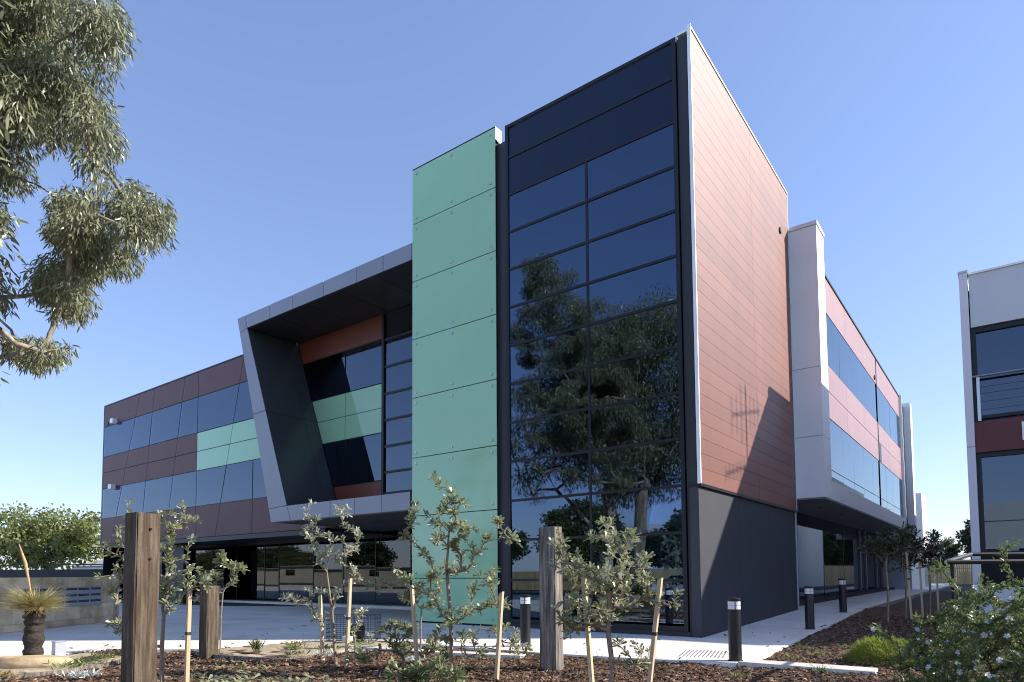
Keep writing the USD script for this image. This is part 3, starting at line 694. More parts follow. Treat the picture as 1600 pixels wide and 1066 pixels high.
LW = np.linalg.norm(wb - wa); ts = .505
obj('wall_core', wbox(.01, LW - .01, -.25, 0, -.1, 1.46), 'soil', W)
zr = [0.005, .24, .62, 1.0, 1.38, 1.475]
zr = [0.005, .20, .63, 1.06, 1.478]
rs2 = np.random.default_rng(11)
for r in range(len(zr) - 1):
    s = -(.25 if r % 2 else 0.)
    while s < LW:
        s0, s1 = max(s, 0), min(s + ts, LW)
        if s1 - s0 > .05: obj('tile', wbox(s0 + .003, s1 - .003, .0, .03 + .003 * rs2.random(), zr[r] + .003, zr[r + 1] - .003), 'sandstone', W)
        s += ts
lb = thing('letterbox_bank', 'silver bank of letterboxes in three rows on the sandstone wall', 'letterboxes', (*(wa + we * 2.5), .6))
obj('housing', wbox(1.50, 4.63, .036, .06, .585, 1.165), 'mailbox', lb)
for r in range(3):
    for c in range(6):
        s0, z0 = 1.52 + c * .517, .60 + r * .188
        d = obj('letterbox', wbox(s0 + .004, s0 + .513, .06, .085, z0 + .003, z0 + .185), 'mailbox', lb)
        obj('slot', wbox(s0 + .03, s0 + .49, .085, .089, z0 + .105, z0 + .132), 'plastic', d)
        obj('slot', wbox(s0 + .03, s0 + .49, .085, .089, z0 + .140, z0 + .165), 'plastic', d)
        obj('lock', wbox(s0 + .25, s0 + .265, .085, .09, z0 + .05, z0 + .065), 'plastic', d)
fb = thing('dark_fence', 'long dark boundary fence behind the letterbox wall', 'fence', (-58, -10, 0))
for k in range(26):
    a = np.array([-40.4, 3.6]) + np.array([-1.5, -1.11]) * k
    v, f = box(-.93, .93, -.03, .03, .1, 1.95); c, s = math.cos(math.atan2(-1.11, -1.5)), math.sin(math.atan2(-1.11, -1.5))
    obj('fence_panel', (np.column_stack([a[0] + v[:, 0] * c - v[:, 1] * s, a[1] + v[:, 0] * s + v[:, 1] * c, v[:, 2]]), f), 'darkfence', fb)
obj('rail', tube([(-40.4, 3.6, 2.25), (-77.9, -24.2, 2.25)], .03, 6), 'darkfence', fb)
sh = thing('far_shed', 'long pale low shed far behind the green tree', 'shed', (-95, 30, 0))
obj('wall', box(-140, -75, 36, 46, 0, 3.4), 'nbgrey', sh); obj('roof', plate([(-141, 35.4, 3.3), (-74, 35.4, 3.3), (-74, 41, 4.6), (-141, 41, 4.6)], .1), 'rooftile', sh)


# ------------------------------------------------------------------ trees and plants
def crown_leaves(centres, radii, n, L, Wd, rng, kind='lance', droop=.6, flat=.75):
    out = []
    for c, r in zip(centres, radii):
        k = int(n * (r / np.mean(radii)) ** 2)
        p = rng.normal(size=(k, 3)); p = unit(p) * (rng.random((k, 1)) ** .45) * r; p[:, 2] *= flat
        d = unit(p) * .5 + rng.normal(size=(k, 3)) * .5; d[:, 2] -= droop * 1.6
        ln = L * (.65 + .7 * rng.random(k))
        out.append(leaf_mesh(np.asarray(c) + p, d, rng.normal(size=(k, 3)), ln, Wd * ln / L * (.8 + .4 * rng.random(k)), kind))
    return join(*out)


# the big gum beside the photographer: seen at the top left and mirrored in the tower
rg = np.random.default_rng(5)
T0 = np.array([-8.6, -13.4, -.1])
polys = [Polygon([(-120, -160), (120, -160), (165, -20), (180, 5), (212, 60), (232, 110), (232, 150), (215, 178), (186, 180), (188, 230), (165, 248), (148, 280), (90, 285), (60, 295), (0, 305), (-120, 300)]),
         Polygon([(105, 290), (180, 272), (228, 282), (262, 318), (268, 350), (255, 380), (228, 415), (200, 445), (186, 432), (150, 440), (158, 485), (112, 498), (66, 488), (46, 455), (66, 420), (96, 392), (66, 372), (45, 358), (78, 335)]),
         Polygon([(0, 510), (60, 515), (100, 542), (138, 538), (108, 560), (62, 590), (32, 580), (8, 555)]),
         Polygon([(-90, 300), (22, 312), (34, 362), (8, 382), (-90, 380)]), Polygon([(-80, 425), (14, 440), (34, 478), (10, 500), (-80, 520)])]
clumps, crad = [], []
for p, cnt, rr in zip(polys, (112, 54, 24, 12, 11), (.50, .37, .26, .25, .23)):
    x0, y0, x1, y1 = p.bounds; k = 0
    while k < cnt:
        u, w = x0 + rg.random() * (x1 - x0), y0 + rg.random() * (y1 - y0); dep = 11.0 + 4.0 * rg.random() - (1.5 if cnt == 30 else 0)
        r_ = rr * (.75 + .5 * rg.random())
        if p.buffer(-r_ * .72 * FPX / dep * .75).contains(Point(u, w)) or (rg.random() < .12 and p.contains(Point(u, w))):
            clumps.append(EYE + np.array([(u - 800) / FPX, (w - 836.9) / FPX, 1]) @ CA * dep); crad.append(r_ * (1 if p.exterior.distance(Point(u, w)) > 20 else .6)); k += 1
nfront = len(clumps); k = 0
while k < 215:
    q = unit(rg.normal(size=3)) * np.array([5.3, 5.3, 4.8]) * (.5 + .5 * rg.random()) + np.array([-8.4, -14.9, 9.9])
    u, w = pix(q)[0]; r_ = 1.0 + .4 * rg.random()
    if np.isfinite(u) and u > -90 and w > -130 - 40: continue
    if q[2] < 4.6: continue
    clumps.append(q); crad.append(r_); k += 1
S = [[T0, T0 + (.1, 0, 1.2), T0 + (.0, .1, 2.6)]]
st1 = [T0 + (.35, .2, 1.0), T0 + (.9, .5, 3.2), T0 + (1.3, 1.0, 5.5), T0 + (1.5, 1.3, 8)]
st2 = [T0 + (-.6, -.2, 3.4), T0 + (-1.3, -.4, 5.6), T0 + (-1.7, -.9, 8.2), T0 + (-1.9, -1.2, 10.2)]
st3 = [T0 + (-1.6, .9, 3.8), T0 + (-2.9, 1.7, 5.6), T0 + (-3.6, 2.2, 7.0)]
k = 0
while k < 44:                                                      # the crown's side towards the building, just left of the frame
    q = np.array([-12.0, -10.9, 7.9]) + rg.normal(size=3) * np.array([1.6, 1.3, 1.7]); u, w = pix(q)[0]
    if (np.isfinite(u) and u > -34) or q[2] < 4.8: continue
    clumps.append(q); crad.append(.62 + .25 * rg.random()); k += 1
S = [[T0, T0 + (0, 0, .9), T0 + (-.1, 0, 2.2)], [1] + st1, [2] + st2, [2] + st3]
wood, dirs, _, _, _ = grow(S, clumps, rg, .013, .34, wiggle=.09, expo=.56, thin=lambda p: pix(p)[:, 0] > -90)
gum = thing('gum_tree', 'tall gum tree with drooping grey-green leaves reaching in at the top left', 'tree', T0)
obj('trunk', wood, 'bark', gum, smooth=True)
tw = []
for c_, r_ in zip(clumps[:nfront], crad[:nfront]):
    for _ in range(4):
        e_ = unit(rg.normal(size=3) + (0, 0, -.25)) * r_ * .95; tw.append(tube([c_, c_ + e_ * .5 + (0, 0, .06), c_ + e_], [.007, .005, .002], 4, False))
obj('twigs', join(*tw), 'twig', gum, kind='stuff')
cl = crown_leaves(clumps[:nfront], crad[:nfront], 350, .15, .024, rg, droop=.75, flat=.9)
cl2 = crown_leaves(clumps[nfront:], crad[nfront:], 400, .20, .042, rg, droop=.5)
obj('crown', join(cl, cl2), 'gumleaf', gum, kind='stuff')


def tree(name, label, base, h, crown, rad, nclump, per, L, Wd, leaf, bark, seed, group=None, flat=.75, rtip=.03, droop=.2, lean=(0, 0), shell=.5, clr=.28):
    rng = np.random.default_rng(seed); base = np.asarray(base, float); c0 = base + np.asarray(crown, float)
    cs = []
    while len(cs) < nclump:
        q = unit(rng.normal(size=3)) * (shell + (1 - shell) * rng.random()) * np.asarray(rad) + c0
        if q[2] > base[2] + .12 * h: cs.append(q)
    rr = np.mean(rad) * clr * (.7 + .6 * rng.random(nclump))
    top = c0 + np.array([lean[0], lean[1], .1])
    w, _, _, _, _ = grow([[base, base * .6 + top * .4 + rng.normal(size=3) * .04 * h, top]], cs, rng, rtip, wiggle=.08)
    t = thing(name, label, 'tree', base, group)
    obj('trunk', w, bark, t, smooth=True)
    obj('crown', crown_leaves(cs, rr, per, L, Wd, rng, 'obovate', droop, flat), leaf, t, kind='stuff')
    return t


tree('green_tree', 'spreading bright green tree behind the letterbox wall at the far left', (-53.0, 4.2, 0), 7.0, (0, 0, 4.4), (4.5, 4.6, 2.5), 95, 115, .26, .15, 'treeleaf', 'darkbark', 21, shell=.35, clr=.24, flat=.75, rtip=.03)
tree('green_tree', 'second green tree at the far left edge, partly behind the bright one', (-60, -5, 0), 5, (0, 0, 3.4), (3.2, 3, 1.7), 40, 115, .26, .15, 'treeleaf', 'darkbark', 22)
far = [('rounded grey-green tree on the skyline beyond the path', (-.9, 88, 0), 5.8, (0, 0, 4.1), (1.8, 1.8, 1.6), 'gumleaf', 31),
       ('dark tall tree close beside the pale grey building', (3.3, 66, 0), 6.4, (.1, 0, 4.7), (1.5, 1.5, 1.8), 'darkleaf', 32)]
for lbl, b, h, c, r, lf, sd in far:
    tree('background_tree', lbl, b, h, c, r, 40, 120, .26, .13, lf, 'darkbark', sd)
# trees across the street, seen mirrored in the glass
refl = [((-30, -44, -.2), 9, (0, 0, 6), (4.5, 4, 3.2), 'gumleaf'), ((-19, -46, -.2), 7, (0, 0, 4.6), (4.2, 4, 2.6), 'darkleaf'), ((-46, -50, -.2), 7.5, (0, 0, 5), (4.4, 4, 2.4), 'darkleaf'),
        ((-66, -50, -.2), 6, (0, 0, 4), (3.8, 3, 2.0), 'gumleaf'), ((-84, -52, -.2), 7, (0, 0, 4.8), (4.2, 4, 2.2), 'darkleaf'), ((-101, -50, -.2), 5.5, (0, 0, 3.4), (4.4, 4, 1.9), 'gumleaf'),
        ((-122, -54, -.2), 7, (0, 0, 4.6), (5, 5, 2.4), 'darkleaf'), ((-8, -45, -.2), 6, (0, 0, 4), (3.6, 3, 2.4), 'darkleaf'), ((27, -46, -.2), 8, (0, 0, 5.4), (4.4, 4, 3.0), 'gumleaf'), ((-145, -56, -.2), 7, (0, 0, 4.4), (6, 6, 2.4), 'darkleaf'), ((-133, -50, -.2), 7, (0, 0, 4.4), (5, 4, 2.6), 'gumleaf'), ((-160, -50, -.2), 8, (0, 0, 4.8), (7, 5, 3.0), 'darkleaf'), ((-112, -52, -.2), 7.5, (0, 0, 4.8), (4.5, 4, 2.6), 'darkleaf')]
words = ['tallest wide', 'low dark', 'broad dark', 'open grey-green', 'high dark', 'bushy grey-green', 'distant dark', 'small dark', 'upright grey-green', 'distant low dark', 'distant pale', 'farthest dark', 'middle-distance dark']
for k, (b, h, c, r, lf) in enumerate(refl):
    tree('street_tree', f'{words[k]} street tree across the road, seen only mirrored in the windows', b, h, c, r, 55, 200, .34, .18, lf, 'darkbark', 50 + k)
# conifers and bushes behind the paling fence, mirrored in the right wing
for k, (b, h, r) in enumerate([((8.5, 51, .1), 8, 2.6), ((10.5, 57, .1), 10, 3.0), ((8.6, 63, .1), 7, 2.4), ((13, 70, .1), 11, 3.2), ((8.4, 57, .1), 6, 2.4), ((8.2, 70, .1), 8, 2.8), ((8.6, 78, .1), 9, 3.0)]):
    tree('cypress_tree', ['bushy cypress nearest behind the paling fence', 'broad tall cypress behind the paling fence', 'smallest cypress behind the paling fence', 'tallest cypress at the far end of the paling fence', 'low cypress squeezed against the paling fence', 'dense cypress near the far end of the fence', 'last cypress past the end of the paling fence'][k] + ', mirrored in the side windows',
         b, h, (0, 0, h * .56), (r, r, h * .42), 60, 220, .26, .12, 'pineleaf', 'darkbark', 70 + k)
pf = thing('paling_fence', 'pine paling fence along the side path beyond the neighbouring building', 'fence', (4.95, 47.1, 0))
for k in range(150):
    y = 47.1 + k * .165
    obj('paling', box(4.95 + .006 * (k % 2), 4.972 + .006 * (k % 2), y, y + .155, .12, 2.0 + .02 * math.sin(k * 1.7)), 'paling', pf)
obj('rail', box(4.985, 5.05, 47.1, 71.8, 1.6, 1.68), 'paling', pf); obj('rail', box(4.985, 5.05, 47.1, 71.8, .5, .58), 'paling', pf)
pf2 = thing('paling_fence', 'pine paling fence closing the end of the side path', 'fence', (-3, 62, 0))
for k in range(46):
    x = -3 + k * .165
    obj('paling', box(x, x + .155, 62 + .006 * (k % 2), 62.022 + .006 * (k % 2), .1, 2.1), 'paling', pf2)
obj('rail', box(-3, 4.6, 62.04, 62.1, 1.6, 1.7), 'paling', pf2)
hs = thing('far_house', 'pale house with sloping grey roof at the end of the side path', 'house', (-2, 76, 0))
obj('wall', box(-7.0, 1.0, 74, 82, 0, 3.0), 'white', hs); obj('roof', plate([(-7.4, 73.5, 3.0), (1.4, 73.5, 3.0), (-.4, 78, 4.7), (-5.6, 78, 4.7)], .08), 'rooftile', hs)
obj('window', box(-1.4, .2, 73.95, 74.01, 1.2, 2.5), 'carglass', hs)
hb_ = thing('back_house', 'pale weatherboard house behind the paling fence, mirrored in the side windows', 'house', (20, 58, 0))
obj('wall', box(17.5, 26, 52, 64, 0, 4.2), 'nbgrey', hb_); obj('roof', plate([(17, 51.5, 4.2), (17, 64.5, 4.2), (21.7, 64.5, 6.4), (21.7, 51.5, 6.4)], -.1), 'terraroof', hb_)
for y in (54, 59): obj('window', box(17.44, 17.51, y, y + 1.6, 1.6, 3.1), 'carglass', hb_)

# buildings, fence, poles and a car across the street (mirrored only)
s1 = thing('street_building', 'low beige industrial building across the street, mirrored in the ground-floor glass', 'building', (-90, -45, 0))
obj('wall', box(-120, -60, -48, -43, -.3, 2.5), 'beige', s1); obj('roof', box(-120.4, -59.6, -48.4, -42.6, 2.5, 2.65), 'rooftile', s1)
for x in (-112, -96, -74, -66): obj('window', box(x, x + 2.6, -43.0, -42.95, 1.0, 2.0), 'carglass', s1)
s2 = thing('street_building', 'long grey office block across the street, mirrored in the glass tower', 'building', (-20, -66, 0))
obj('wall', box(-40, 22, -74, -58, -.3, 7.2), 'nbgrey', s2); obj('parapet', box(-14, 22.2, -74.2, -57.9, 7.2, 9.2), 'nbgrey', s2)
for x in range(-38, 20, 5): obj('window', box(x, x + 3.2, -58.0, -57.94, 2.2, 4.0), 'carglass', s2)
s3 = thing('street_building', 'olive two-storey block with small windows, mirrored in the neighbouring building', 'building', (14, -60, 0))
obj('wall', box(24, 60, -70, -52, -.3, 9.5), 'beige', s3)
for x in range(26, 58, 6):
    for z in (1.5, 5.4): obj('window', box(x, x + 2.6, -52.0, -51.94, z, z + 1.8), 'carglass', s3)
pl = thing('paling_fence', 'sunlit pine paling fence across the street, mirrored in the ground-floor glass', 'fence', (-60, -41, 0))
for k in range(170):
    x = -62 + k * .30
    obj('paling', box(x, x + .28, -41 - .01 * (k % 2), -40.97, -.2, 1.75), 'paling', pl)
for k, (x, y, h) in enumerate(((-27, -25.5, 9.5), (-58, -25.5, 9.8), (-104, -37, 9.5))):
    p = thing('power_pole', ['nearest', 'middle', 'farthest'][k] + ' timber power pole beside the road, mirrored in the glass', 'power pole', (x, y, 0))
    obj('pole', tube([(x, y, -.3), (x, y, h)], [.17, .12], 10), 'pole', p); obj('crossarm', box(x - 1.1, x + 1.1, y - .06, y + .06, h - .8, h - .65), 'pole', p)
    for q in (-1, -.4, .4, 1): obj('insulator', lathe([(.04, h - .65), (.05, h - .58), (.03, h - .5), (.001, h - .49)], 8, (x + q, y, 0)), 'whitetrim', p)


def car(name, label, loc, rz, paint):
    c = thing(name, label, 'car', loc); r = math.radians(rz); R2 = np.array([[math.cos(r), -math.sin(r)], [math.sin(r), math.cos(r)]])
    def put(m):
        v = np.asarray(m[0], float).copy(); v[:, :2] = v[:, :2] @ R2.T + np.asarray(loc[:2]); v[:, 2] += loc[2]; return v, m[1]
    body = Polygon([(-2.2, .35), (2.2, .35), (2.25, .62), (2.1, .85), (1.2, .98), (.55, 1.42), (-1.0, 1.45), (-1.75, 1.02), (-2.2, .95)])
    bx = extrude_xz(body, -.85, .85); obj('body', put(bx), paint, c)
    gl = Polygon([(1.02, .99), (.48, 1.36), (-.92, 1.38), (-1.52, 1.02)])
    obj('side_window', put(extrude_xz(gl, -.862, -.84)), 'carglass', c); obj('side_window', put(extrude_xz(gl, .84, .862)), 'carglass', c)
    for x in (-1.35, 1.38):
        for y in (-.78, .78):
            v, f = lathe([(.001, -.11), (.32, -.11), (.34, 0), (.32, .11), (.001, .11)], 18); wv = np.stack([x + v[:, 0], y + v[:, 2], .34 + v[:, 1]], 1)
            wh = obj('wheel', put((wv, f)), 'cartyre', c)
    for y in (-.6, .6):
        obj('headlight', put(box(2.16, 2.26, y - .18, y + .18, .62, .76)), 'lens', c); obj('tail_light', put(box(-2.24, -2.16, y - .18, y + .18, .75, .93)), 'redglass', c)
    return c


car('parked_car', 'silver hatchback parked at the far kerb, mirrored low in the glass tower', (-11.5, -28.3, -.15), 4, 'carpaint')
car('parked_car', 'second silver car parked farther along the road, mirrored in the glass', (-19.5, -34.6, -.15), 182, 'carpaint')


# -- staked saplings
def sapling(name, label, base, stem, tips, per, L, seed, leaf='banksia', parts=0, rtip=.004, gold=0, Wd=.36, cat='sapling', spread=.10, rmax=.03, upness=.55):
    rng = np.random.default_rng(seed); base = np.asarray(base, float); st = [base + np.asarray(q, float) for q in stem]
    tips = base + np.asarray(tips, float)
    tips = np.vstack([tips] + [tips + rng.normal(size=tips.shape) * spread * np.array([1, 1, .9]) for _ in range(2)])
    w, dirs, pos, par, r = grow([st], tips, rng, rtip, rmax, wiggle=.08, expo=.45)
    t = thing(name, label, cat, base); obj('trunk', w, 'twig', t, smooth=True)
    P, Dd = [], []
    seg = [i for i in range(len(pos)) if par[i] >= 0 and i >= len(st)]
    for i in seg:
        a, b = pos[par[i]], pos[i]; ax = unit(b - a); n = int(per * .34 * (.5 + rng.random()))
        for k in range(n):
            s = rng.random() ** .7; side = unit(np.cross(ax, rng.normal(size=3)))
            P.append(a + (b - a) * s + side * .004); Dd.append(side * .8 + ax * (.35 + .6 * rng.random()) + np.array([0, 0, .15]))
    for i_, Tt in enumerate(tips):                                     # a rosette at each tip
        ax = unit(dirs[i_] * .7 + np.array([0, 0, upness]))
        for k in range(int(per * .5)):
            side = unit(np.cross(ax, rng.normal(size=3)))
            P.append(Tt - ax * .05 * rng.random() + side * .003); Dd.append(side * (.55 + .5 * rng.random()) + ax * (.3 + .8 * rng.random()))
    P, Dd = np.array(P), unit(np.array(Dd)); n = len(P)
    N = np.array([0, 0, 1.]) + rng.normal(size=(n, 3)) * .45; ln = L * (.55 + .75 * rng.random(n)); wd = ln * Wd * (.8 + .4 * rng.random(n))
    order = np.argsort(-ln * (1 / np.linalg.norm(P - EYE, axis=1)))
    lead, rest = order[:parts], order[parts:]
    for i in lead:
        obj('leaf', leaf_mesh(P[i:i + 1], Dd[i:i + 1], N[i:i + 1], ln[i], wd[i], 'obovate', .15), leaf, t)
    if len(rest): obj('foliage', leaf_mesh(P[rest], Dd[rest], N[rest], ln[rest], wd[rest], 'obovate', .15), leaf, t, kind='stuff')
    if gold:
        gi = rng.choice(n, gold, replace=False)
        for i in gi: obj('yellow_leaf', leaf_mesh(P[i:i + 1] - (0, 0, .02), Dd[i:i + 1], N[i:i + 1], .10, .035, 'obovate', .15), 'banksiagold', t, label='yellowed leaf')
    return t


def crown_tips(rng, n, c, rad, low=-9):
    out = []
    while len(out) < n:
        q = unit(rng.normal(size=3)) * rng.random() ** .4 * np.asarray(rad) + np.asarray(c)
        if q[2] > low: out.append(q)
    return out


R1 = np.random.default_rng(101)
right = np.array([math.cos(YAW), math.sin(YAW), 0])
# the tall one in front of the green panels
tp = [right * a + np.array([0, 0, z]) + R1.normal(size=3) * .09 for a, z in
      [(-.02, 2.86), (.03, 2.7), (-.05, 2.62), (-.62, 2.32), (-.55, 2.2), (-.45, 2.38), (-.3, 2.45), (-.22, 2.3), (.1, 2.5), (-.1, 2.4), (.35, 2.4), (.22, 2.15), (.5, 2.05), (.78, 2.12), (.86, 2.1), (.62, 1.95),
       (-.35, 1.95), (-.5, 1.75), (-.28, 1.6), (-.1, 2.0), (.1, 1.85), (.2, 1.65), (.45, 1.55), (.7, 1.5), (.62, 1.3), (.4, 1.2), (.8, 1.05), (.55, .95), (.3, 1.0), (.15, 1.3), (-.2, 1.2), (.05, .9), (-.85, 1.45), (-.95, 1.5),
       (.85, .55), (1.0, .5), (1.15, .42), (.6, .55), (.3, .5), (.75, .3), (-.15, .6), (.1, 2.25), (0, 2.55), (-.15, 2.1), (.3, 1.9), (.05, 1.5)]]
sapling('banksia_sapling', 'tallest staked banksia sapling, in front of the mint green panels', (-1.25, -7.05, -.05), [(0, 0, 0), (-.03, .02, .8), (-.08, -.02, 1.6), (-.05, 0, 2.2)], tp, 17, .10, 7, parts=300, gold=8)
tp = crown_tips(R1, 40, (-.05, 0, 1.42), (.62, .6, .72), .75)
tp += [np.array([0, 0, z]) + right * a + R1.normal(size=3) * .05 for a, z in ((-.6, 1.75), (-.45, 1.82), (-.3, 1.7), (.02, 2.15), (.1, 2.1), (.18, 2.0), (-.05, 2.1), (.3, 1.98), (.45, 1.7), (.65, 1.3), (.72, 1.2), (-.62, 1.0), (-.5, .85), (.35, .55), (.5, .5), (.15, .62))]
sapling('banksia_sapling', 'bushy round-headed banksia sapling right of the grey timber post', (1.72, -7.5, -.05), [(0, 0, 0), (.02, .02, .45), (-.02, 0, .85), (0, .02, 1.3)], tp, 15, .085, 8, parts=300, gold=5)
tp = [np.array([0, 0, z]) + right * a + R1.normal(size=3) * .07 for a, z in
      ((-.55, 2.62), (-.5, 2.5), (-.42, 2.4), (-.3, 2.3), (-.05, 2.68), (.0, 2.5), (-.12, 2.2), (-.5, 2.1), (-.4, 1.95), (-.2, 1.9), (.15, 2.1), (.3, 2.35), (.4, 2.3), (.2, 1.95), (-.3, 1.75), (-.1, 1.75), (0, 1.85), (.35, 1.75),
       (-.7, 1.15), (-.55, 1.25), (-.45, 1.05), (-.62, 1.0), (-.3, 1.2), (-.8, 1.1), (.3, .95), (.45, .85), (.3, .7), (.55, .65), (-.35, .85), (.1, 1.2))]
sapling('banksia_sapling', 'slender banksia sapling between two stakes in front of the ground-floor glass', (-3.72, -7.28, -.05), [(0, 0, 0), (-.15, .02, .9), (-.28, 0, 1.6), (-.2, 0, 2.0)], tp, 16, .085, 9, parts=200, gold=7)
tp = [np.array([0, 0, z]) + right * a + R1.normal(size=3) * .06 for a, z in
      ((.0, 2.4), (.12, 2.3), (.2, 2.2), (-.02, 2.2), (.1, 2.05), (.22, 2.0), (.02, 1.9), (.15, 1.8), (-.05, 1.75), (.1, 1.6), (-.02, 1.5), (.05, 1.35), (-.06, 1.25), (.1, 1.2), (.2, 1.3), (-.6, 2.0), (-.68, 1.9), (-.55, 1.75), (-.62, 1.6), (-.7, 1.45), (-.5, 1.55), (-.45, 2.3), (-.2, 2.35), (-.58, .95), (-.62, .8), (.5, 1.55), (.62, 1.6), (.35, 1.4))]
sapling('banksia_sapling', 'banksia sapling with bent trunk growing behind the large brown post', (-3.5, -10.3, -.05), [(0, 0, 0), (-.03, 0, .6), (.0, 0, 1.0), (-.04, 0, 1.12), (.04, 0, 1.3)], tp, 15, .085, 10, parts=120, gold=2)
tp = [np.array([0, 0, z]) + right * a + R1.normal(size=3) * .07 for a, z in ((-.2, 1.45), (0, 1.75), (.1, 1.9), (.2, 1.7), (.35, 1.6), (-.3, 1.3), (-.1, 1.55), (.3, 1.45), (-.35, 1.1))]
sapling('banksia_sapling', 'small banksia with leaves showing above the short brown post', (-6.9, -7.6, -.05), [(0, 0, 0), (0, 0, .7), (.02, .02, 1.2)], tp, 22, .11, 11)
tp = [np.array([0, 0, z]) + right * a + R1.normal(size=3) * .08 for a, z in ((-.3, 1.3), (-.1, 1.45), (.1, 1.4), (.3, 1.3), (-.35, 1.05), (.35, 1.05), (0, 1.15), (-.2, .9), (.2, .85), (.4, 1.45))]
sapling('banksia_sapling', 'dark bushy banksia just left of the mint green panels', (-4.0, -4.95, -.02), [(0, 0, 0), (0, 0, .4), (0, .02, .8)], tp, 26, .10, 12)
tp = [np.array([0, 0, z]) + right * a + R1.normal(size=3) * .09 for a, z in ((-.55, .35), (-.4, .6), (-.2, .68), (0, .75), (.2, .55), (.4, .5), (-.3, .4), (0, .4), (.25, .3), (.5, .3), (-.65, .2), (-.1, .25), (.7, .2))]
sapling('low_shrub', 'low leafy shrub at the foot of the tallest sapling', (-2.45, -6.9, -.05), [(0, 0, 0), (0, 0, .12)], tp, 20, .11, 13, cat='shrub')
tp = [np.array([0, 0, z]) + right * a + R1.normal(size=3) * .08 for a, z in ((-.4, .18), (-.2, .3), (0, .32), (.2, .28), (.4, .2), (-.05, .18), (.3, .12), (-.3, .1))]
sapling('low_shrub', 'low green shrub at the bottom edge below the tallest sapling', (-.55, -8.35, -.05), [(0, 0, 0), (0, 0, .08)], tp, 22, .12, 14, cat='shrub')
# shaded trees along the side path
for k, (b, hh, sd, lb_) in enumerate((((3.0, 5.6, .1), 2.5, 15, 'nearest dark-leaved young tree beside the shaded path'), ((3.25, 7.2, .13), 2.6, 16, 'second dark-leaved young tree beside the shaded path'),
                                      ((3.75, 8.3, .15), 2.5, 17, 'dark-leaved young tree tight against the pale neighbouring building'))):
    rr = np.random.default_rng(sd); tp = crown_tips(rr, 26, (.1, .1, hh - .55), (.75, .75, .6), .9)
    sapling('young_tree', lb_, b, [(0, 0, 0), (.03, .02, .9), (.0, .05, 1.5), (.05, .05, hh - .4)], tp, 12, .17, sd + 40, leaf='darkleaf', Wd=.26, cat='young tree', rtip=.006)


# -- stakes
def stake_mesh(h, w=.05):
    v, f = box(-w / 2, w / 2, -w / 2, w / 2, 0, h); v = v.copy(); top = v[:, 2] > .1; v[top, 2] += .012 * np.sign(v[top, 0]); return v, f


proto = None
stakes = [((-4.03, -7.31), 1.13, (-.05, -.03), 'timber stake left of the slender sapling'), ((-3.36, -7.35), 1.42, (.02, .03), 'tall timber stake right of the slender sapling'),
          ((-2.02, -7.0), 1.30, (-.08, -.02), 'mottled timber stake left of the tallest sapling'), ((-.42, -7.0), 1.22, (.06, .03), 'pale timber stake right of the tallest sapling'),
          ((1.34, -7.25), 1.45, (-.04, -.06), 'timber stake left of the bushy round-headed sapling'), ((2.05, -7.2), 1.42, (.12, .03), 'leaning pale timber stake right of the bushy round-headed sapling'),
          ((-3.25, -10.1), 1.36, (.02, .0), 'upright timber stake between the large and the short brown post'), ((-3.30, -10.55), .98, (-.07, .03), 'short timber stake close behind the large brown post'),
          ((3.42, 6.9), 1.95, (-.03, -.02), 'tallest timber stake beside the shaded young trees'), ((3.62, 7.7), 1.75, (-.02, .02), 'second timber stake beside the shaded young trees'), ((3.95, 8.4), 1.6, (0, .02), 'farthest timber stake beside the shaded young trees')]
for k, ((x, y), h, tl, lbl) in enumerate(stakes):
    z = float(gz(x, y)) - .12; s = thing('garden_stake', lbl, 'stake', (x, y, z), 'timber stakes in the garden bed')
    v, f = stake_mesh(h + .12); v = v + np.outer(v[:, 2], [tl[0], tl[1], 0]); obj('stake', (v + (x, y, z), f), 'stake', s)
    if k in (1, 5, 6, 8):
        zz = h * .62; c = np.array([x + tl[0] * zz, y + tl[1] * zz, z + zz])
        obj('tie', box(c[0] - .03, c[0] + .03, c[1] - .03, c[1] + .03, c[2] - .02, c[2] + .02), 'rubber', s)


